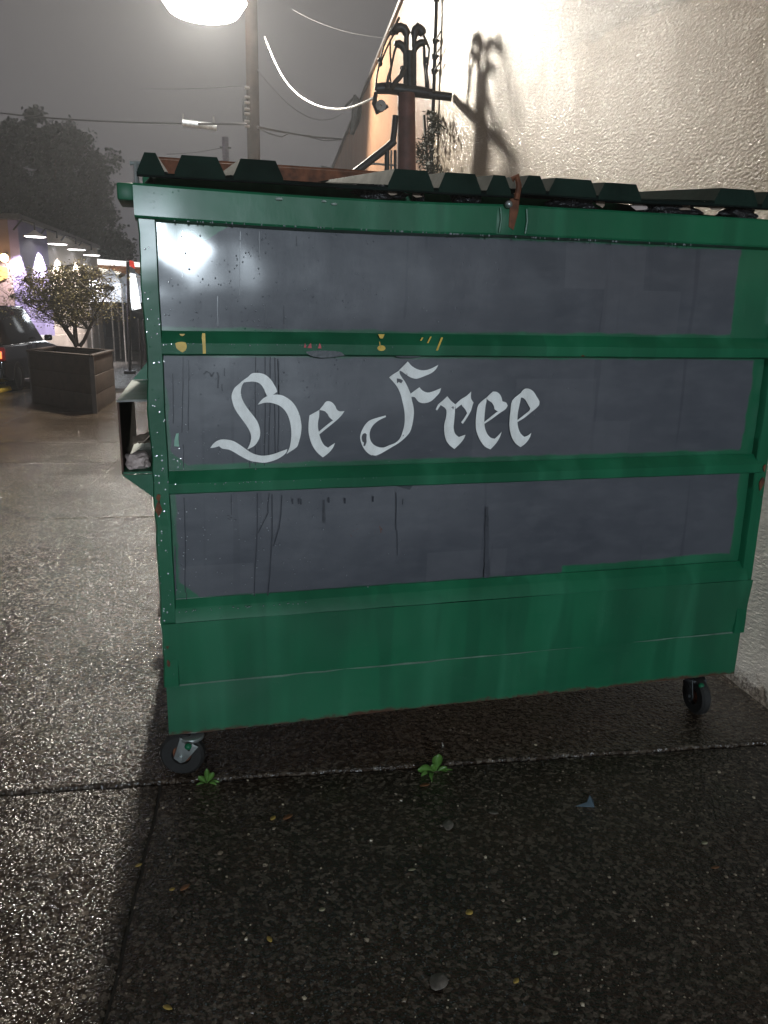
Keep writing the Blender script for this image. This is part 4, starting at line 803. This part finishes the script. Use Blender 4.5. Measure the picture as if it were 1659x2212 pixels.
for i, (x0, xm, x1, yt, yb, yg, D, lab) in enumerate(((190, 232, 262, 577, 612, 690, 30, 'left white canopy tent with a pointed roof beyond the planter tree'), (238, 280, 330, 580, 618, 690, 31, 'right white canopy tent partly behind the dumpster'))):
    a, b, c_ = far(x0, yb, D), far(x1, yb, D), far(xm, yt, D); t = thing('canopy_tent', lab, 'tent', ((a.x+b.x)/2, a.y+.6, 0), 'white canopy tents')
    bk = Vector((.1, 1.5, 0)); ap = c_+bk*.5
    MB().add([a, b, b+bk, a+bk, ap], [(0, 1, 4), (1, 2, 4), (2, 3, 4), (3, 0, 4)]).build('roof', TENT, t); gz = far(230, 652, D).z
    MB().add([a, b, Vector((b.x, b.y, gz)), Vector((a.x, a.y, gz)), b+bk, Vector((b.x+bk.x, b.y+bk.y, gz))], [(0, 1, 2, 3), (1, 4, 5, 2)]).build('side_cloth', TENT, t)
    for q in (a, b, a+bk, b+bk): MB().tube([(q.x, q.y, -.05), q], .03, 6).build('leg', GREYM, t)
    l = bpy.data.lights.new('tent_light', 'POINT'); l.energy = 60; l.color = (.85, .93, 1.); l.shadow_soft_size = .3; o = bpy.data.objects.new('tent_light', l); COL.objects.link(o); o.parent = t; o.location = (0, -2.2, 2.7)  # bare point light in front of each tent, no fitting
# dark block behind
bw = thing('dark_block', 'long low dark building closing the far side of the lot', 'building', tuple(far(200, 680, 42)))
a, b = far(-80, 690, 46), far(330, 694, 40); zb = far(200, 655, 43).z+.35
MB().prism([(a.x, a.y, -.05), (b.x, b.y, -.05), (b.x, b.y, zb), (a.x, a.y, zb)], (1, 5, 0)).build('wall', simple('dark_blue_wall', (.035, .038, .055), .6), bw)
MB().prism([(a.x-.1, a.y-.1, zb+.003), (b.x+.1, b.y-.1, zb+.003), (b.x+1, b.y+5, zb+.003), (a.x+1, a.y+5, zb+.003)], (0, 0, .12)).build('roof', COPE, bw)
for x in (150, 190, 230): q0, q1 = far(x, 668, 40.6), far(x+24, 668, 40.4); MB().box(q0.x, q1.x, q0.y-1.0, q0.y-.9, .6, 1.5).build('window', simple('dark_glass', (.02, .022, .03), .1), bw)
SHEEN = simple('road_sheen_pale', (.5, .55, .6), .4)  # pale bluish strip, painting the wet sheen of the far road
o = struct(MB().add([gnd(140, 722, -.046), gnd(268, 716, -.046), gnd(272, 722, -.046), (gnd(140, 733, -.046))], [(0, 1, 2, 3)]).build('road_sheen', SHEEN))
YK = simple('yellow_kerb_paint', (.75, .50, .06), .4)

# lit sign on posts
sg = gnd(281, 803); SGD = math.hypot(sg.x-CX, sg.y-CY)
t = thing('lit_sign', 'tall narrow lit white sign with a red top on dark posts left of the dumpster', 'sign', (sg.x, sg.y, 0))
S_ = lambda x, y: far(x, y, SGD)
MB().prism([S_(280, 590), S_(291, 592), S_(297, 628), S_(303, 666), S_(290, 669), S_(285, 670), S_(281.5, 640)], (.02, .06, 0)).build('lit_panel', emit('lit_sign_panel', (.93, .97, 1.), 2.6), t)
MB().prism([S_(279.5, 562), S_(287, 564), S_(290, 580), S_(279.5, 574)], (.02, .06, 0)).build('red_panel', emit('lit_red_panel', (.85, .04, .02), .8), t)
MB().prism([S_(279.5, 575), S_(290, 581), S_(291, 590), S_(280, 588)], (.02, .06, 0)).build('band', simple('grey_blue_band', (.16, .2, .24), .5), t)
MB().tube([(sg.x, sg.y, -.02), (S_(276, 565))], .045, 10).build('post', DSTEEL, t, smooth=True)
q1 = S_(300, 690); MB().tube([(q1.x, q1.y, -.02), q1], .03, 8).build('post', DSTEEL, t, smooth=True)
q1 = S_(310, 690); MB().tube([(q1.x, q1.y+.2, -.02), q1], .03, 8).build('post', DSTEEL, t, smooth=True)
MB().box(S_(276, 690).x, S_(310, 690).x, q1.y-.02, q1.y+.02, S_(290, 672).z-.04, S_(290, 672).z+.0).build('cross_bar', DSTEEL, t)
MB().prism([(sg.x-.16, sg.y-.16, -.045), (sg.x+.16, sg.y-.16, -.045), (sg.x+.16, sg.y+.16, -.045), (sg.x-.16, sg.y+.16, -.045)], (0, 0, .075)).build('foot', DSTEEL, t, bevel=.01)

# ------------------------------------------------------------------ planter and its tree
P1, P2, P3 = gnd(69, 869), gnd(207, 893), gnd(250, 864)
P1.z = P2.z = P3.z = 0; P4 = P1+(P3-P2); HP = .92
cen = (P1+P3)/2; PL = thing('wooden_planter', 'large square brown wooden planter box left of the dumpster', 'planter', tuple(cen))
PW = simple('wet_brown_planter_wood', (.038, .025, .018), .6, 0, .4, 6, .4, .006); SOIL = simple('dark_soil', (.015, .011, .008), .9)
def side(a, b, name='board'):
    dn = (b-a); out = Vector((dn.y, -dn.x, 0)).normalized()
    zs = [0.0, .30, .61, HP]
    for i in range(3):
        j_ = random.uniform(-.006, .006)
        MB().prism([Vector((*(a+out*j_).xy, zs[i]+.003)), Vector((*(b+out*j_).xy, zs[i]+.003)), Vector((*(b+out*j_).xy, zs[i+1]-.003)), Vector((*(a+out*j_).xy, zs[i+1]-.003))], -out*.04).build(name, PW, PL, bevel=.004)
for a, b in ((P1, P2), (P2, P3), (P3, P4), (P4, P1)):
    dn = (b-a).normalized(); side(a+dn*.045, b-dn*.045)
    oo = Vector((dn.y, -dn.x, 0)); 
    MB().prism([Vector((*(a-dn*.02+oo*.02).xy, HP+.003)), Vector((*(b-dn*.0+oo*.02).xy, HP+.003)), Vector((*(b-dn*.08-oo*.08).xy, HP+.003)), Vector((*(a+dn*.08-oo*.08).xy, HP+.003))], (0, 0, .035)).build('rim_board', PW, PL, bevel=.004)
for q in (P1, P2, P3, P4):
    qq = q+(cen-q).normalized()*.035; MB().box(qq.x-.035, qq.x+.035, qq.y-.035, qq.y+.035, 0.0, HP).build('corner_post', PW, PL)
inn = [q+(cen-q)*.06 for q in (P1, P2, P3, P4)]
MB().prism([Vector((*q.xy, .0)) for q in inn], (0, 0, .80)).build('soil', SOIL, PL)
BARK = simple('wet_bark', (.055, .042, .032), .5, 0, .4, 12, .5, .006)
TREE = thing('planter_tree', 'small bushy multi-stemmed tree growing in the wooden planter', 'tree', (cen.x, cen.y, .8))
def PT(px, py, dy=0.): return plane(px, py, (0, 1, 0), cen.y+dy)
stems = [[(168, 748), (160, 736), (143, 712), (128, 692), (112, 662), (84, 630), (50, 605)], [(165, 748), (163, 730), (162, 705), (160, 680), (168, 640), (176, 606), (182, 580)], [(172, 748), (182, 735), (192, 712), (200, 694), (214, 662), (230, 640), (248, 622)], [(112, 662), (118, 630), (126, 600), (132, 575)], [(143, 712), (120, 690), (90, 672), (52, 655), (20, 640)], [(160, 690), (186, 660), (200, 630), (216, 596)], [(128, 692), (150, 650), (152, 618), (150, 590)]]
tips = []
for i, s in enumerate(stems):
    oy = random.uniform(-.35, .35); p = [PT(x, y, oy*k/len(s)) for k, (x, y) in enumerate(s)]; r0 = (.055, .05, .038, .022, .022, .018, .018)[i]
    MB().tube(p, [r0*(1-.75*k/(len(p)-1)) for k in range(len(p))], 8).build('trunk' if i < 3 else 'branch', BARK, TREE, smooth=True); tips += p[2:]
rt = random.Random(9); tw = MB(); lf = MB()
def inside(p): return True
for k in range(760):
    a = rt.choice(tips); q = PT(rt.gauss(135, 78), rt.uniform(575, 700)-10*rt.random(), rt.gauss(0, .45)); 
    b = a.lerp(q, rt.uniform(.5, 1.)); b.z = max(b.z, 1.35)
    if (b-a).length > 1.7: b = a+(b-a)*.6
    mid = a.lerp(b, .5)+Vector((rt.gauss(0, .04), rt.gauss(0, .04), .03)); tw.tube([a, mid, b], [.006, .0045, .002], 4, False)
    nl = rt.choice((6, 12, 22, 30))
    for j in range(nl):
        c = mid.lerp(b, rt.uniform(-.3, 1.1))+Vector((rt.gauss(0, .06), rt.gauss(0, .06), rt.gauss(0, .06)))
        u1 = Vector((rt.gauss(0, 1), rt.gauss(0, 1), rt.gauss(0, .7))).normalized(); v1 = u1.cross(Vector((rt.gauss(0, 1), rt.gauss(0, 1), rt.gauss(0, 1)))).normalized(); L_ = rt.uniform(.028, .046)
        lf.add([c, c+u1*L_*.5+v1*L_*.26, c+u1*L_, c+u1*L_*.5-v1*L_*.26], [(0, 1, 2, 3)])
stuff(tw.build('twigs', BARK, TREE)); stuff(lf.build('crown', simple('olive_leaf', (.21, .175, .075), .4, 0, .5, 3, 0), TREE))

# ------------------------------------------------------------------ big far tree
TD = 46; ft_ = far(115, 560, TD)
FT = thing('large_tree', 'big dark tree against the night sky at far left', 'tree', (ft_.x, ft_.y, 0))
MB().tube([(ft_.x, ft_.y, -.05), (ft_.x+.2, ft_.y, 2.5), (ft_.x, ft_.y, 5)], [.45, .35, .25], 12).build('trunk', BARK, FT, smooth=True)
for q in ((60, 420), (190, 440), (120, 330), (30, 380)):
    b = far(*q, TD); MB().tube([(ft_.x, ft_.y, 3.5), ((ft_.x+b.x)/2, ft_.y, (3.5+b.z)/2+.4), b], [.22, .14, .05], 8).build('limb', BARK, FT, smooth=True)
DLF = simple('dark_evergreen_leaf', (.030, .040, .034), .6, 0, .5, 1.2, 0); lf = MB(); rt = random.Random(21)
clumps = [(105, 300, 58, 46), (60, 280, 50, 34), (150, 320, 55, 45), (190, 350, 50, 45), (25, 300, 46, 46), (10, 380, 70, 60), (80, 380, 80, 70), (150, 420, 80, 70), (205, 420, 45, 70), (60, 460, 90, 60), (160, 490, 90, 50), (215, 490, 45, 60), (238, 540, 45, 50), (100, 500, 90, 50), (200, 550, 70, 40), (262, 560, 30, 40), (-30, 420, 60, 90)]
for (x, y, rx, ry) in clumps:
    n = int(rx*ry*.55)
    sub = [(rt.gauss(0, .45), rt.gauss(0, .45), rt.gauss(0, .5)) for _ in range(16)]
    for k in range(n):
        s = rt.choice(sub); dx, dy, dz = s[0]+rt.gauss(0, .17), s[1]+rt.gauss(0, .17), s[2]
        c = far(x+dx*rx, y+dy*ry, TD+dz*2+rt.gauss(0, .5)); u1 = Vector((rt.gauss(0, 1), rt.gauss(0, 1), rt.gauss(0, 1))).normalized(); v1 = u1.orthogonal().normalized(); L_ = rt.uniform(.12, .30)
        lf.add([c, c+u1*L_*.5+v1*L_*.35, c+u1*L_, c+u1*L_*.5-v1*L_*.35], [(0, 1, 2, 3)])
stuff(lf.build('crown', DLF, FT))

# ------------------------------------------------------------------ vehicles
GLASS = simple('dark_car_glass', (.012, .013, .016), .06, 0, .1); TAIL = emit('lit_red_tail_lamp', (1., .16, .04), 3.2); REDP = simple('red_lamp_plastic', (.30, .01, .01), .15)
def car(loc, ang, body, lab, tall=False, tail=False):
    t = thing('parked_car', lab, 'car', (0, 0, 0), 'cars parked beyond the planter'); t['_loc'] = (0, 0, 0)
    H_ = 1.78 if tall else 1.42; L2 = 2.3; Wd = .93; bz = .95 if tall else .82
    low = [(-L2, .32), (-L2-.03, .62), (-L2+.02, bz-.02), (-L2+.12, bz+.06), (.85, bz+.08), (1.9, bz-.06), (L2-.02, bz-.2), (L2+.04, .55), (L2-.05, .30), (1.85, .24), (-1.85, .24)]
    MB().prism([(x, -Wd, z) for x, z in low], (0, 2*Wd, 0)).build('body', body, t, bevel=.06, segs=3)
    cab = [(-L2+.14, bz+.05), (-L2+.42, H_-.10), (-L2+.7, H_), (.1, H_), (.95, bz+.07)]
    n = len(cab); vs = [(x, -Wd+.05+(.17 if z > bz+.2 else 0), z) for x, z in cab]+[(x, Wd-.05-(.17 if z > bz+.2 else 0), z) for x, z in cab]
    MB().add(vs, [tuple(range(n))[::-1], tuple(range(n, 2*n))]+[(i, (i+1) % n, n+(i+1) % n, n+i) for i in range(n)]).build('cabin', GLASS, t, bevel=.05)
    MB().box(-L2+.62, .12, -Wd+.24, Wd-.24, H_-.01, H_+.025).build('roof', body, t, bevel=.02)
    for x in (-1.45, 1.42):
        for s in (-1, 1):
            w = MB().lathe((x, s*(Wd-.10), .33), (0, 1, 0), [(-.11, .2), (-.11, .31), (-.07, .33), (.07, .33), (.11, .31), (.11, .2)], 28).build('wheel', RUBBER, t, smooth=True)
            r_ = MB().cyl((x, s*(Wd-.06), .33), (0, 1, 0), .2, .14, 20).build('rim', DSTEEL, t, bevel=.01); r_.parent = w
    for s in (-1, 1):
        MB().box(-L2-.05, -L2+.16, s*Wd-.16*(s > 0)-.01*(s < 0), s*Wd+.16*(s < 0)+.01*(s > 0), bz-.26, bz+.02).build('tail_lamp', REDP, t, bevel=.03)
        if tail: MB().box(-L2-.065, -L2-.052, s*Wd-.12*(s > 0)+.02, s*Wd+.12*(s < 0)-.02, bz-.20, bz-.06).build('lit_element', TAIL, t)
        MB().box(L2-.16, L2+.03, s*Wd-.34*(s > 0)-.0, s*Wd+.34*(s < 0)+.0, .58, .72).build('headlight', simple('clear_headlight', (.5, .5, .48), .1), t, bevel=.03)
        MB().box(.66, .82, s*(Wd+.09)-.08, s*(Wd+.09)+.08, bz+.08, bz+.22).build('mirror', body, t, bevel=.03)
    MB().box(-L2-.11, -L2+.02, -Wd+.05, Wd-.05, .34, .54).build('bumper', DSTEEL if tall else body, t, bevel=.03)
    MB().box(L2-.02, L2+.09, -Wd+.05, Wd-.05, .32, .52).build('bumper', body, t, bevel=.03)
    MB().box(-L2-.125, -L2-.112, -.2, .2, .56 if not tall else .40, .70 if not tall else .50).build('number_plate', CREAMW, t)
    t.location = loc; t.rotation_euler = (0, 0, ang)
    return t
BLK = simple('black_car_paint', (.010, .010, .012), .15, 0, .2, 4, 0, coat=.8); SIL = simple('silver_car_paint', (.30, .30, .29), .3, .4, .15, 3, 0, coat=.6)
tp = gnd(16, 850); ang = math.radians(90-6)
# rear right corner of the dark car stands at the taillight
rc = Vector((tp.x, tp.y, -.045)); fw = Vector((math.cos(ang), math.sin(ang), 0)); rg = Vector((fw.y, -fw.x, 0))
cc = rc+fw*2.3-rg*.93; t = car((cc.x, cc.y, -.045), ang, BLK, 'dark tall car at the left edge with its red tail lamp lit', True, True)
c2 = far(28, 740, 25.5); car((c2.x-.4, c2.y, -.045), math.radians(-60), SIL, 'silver car parked farther back facing the planter')
yb = [gnd(-30, 846, .004), gnd(52, 829, .004), gnd(50, 837, .004), gnd(-30, 858, .004)]
o = MB().prism(yb, (0, 0, .10)).build('wheel_stop', YK, bevel=.02); tag(recentre(o), 'yellow painted wheel stop catching the light at the left edge', 'wheel stop')

# ------------------------------------------------------------------ air: fine night drizzle
hm = bpy.data.materials.new('haze'); hm.use_nodes = True; hm.node_tree.nodes.clear()
ho = hm.node_tree.nodes.new('ShaderNodeOutputMaterial'); hv = hm.node_tree.nodes.new('ShaderNodeVolumePrincipled'); hv.inputs['Density'].default_value = .0022; hv.inputs['Color'].default_value = (.9, .92, .96, 1); hv.inputs['Anisotropy'].default_value = .55
hm.node_tree.links.new(hv.outputs[0], ho.inputs['Volume'])
HAZE = True
if HAZE:
    o = MB().box(-155, 155, -85, 265, -1.1, 12.5).build('haze', hm); stuff(o)
# ---- tidy helper properties
for o in bpy.data.objects:
    if '_loc' in o: del o['_loc']
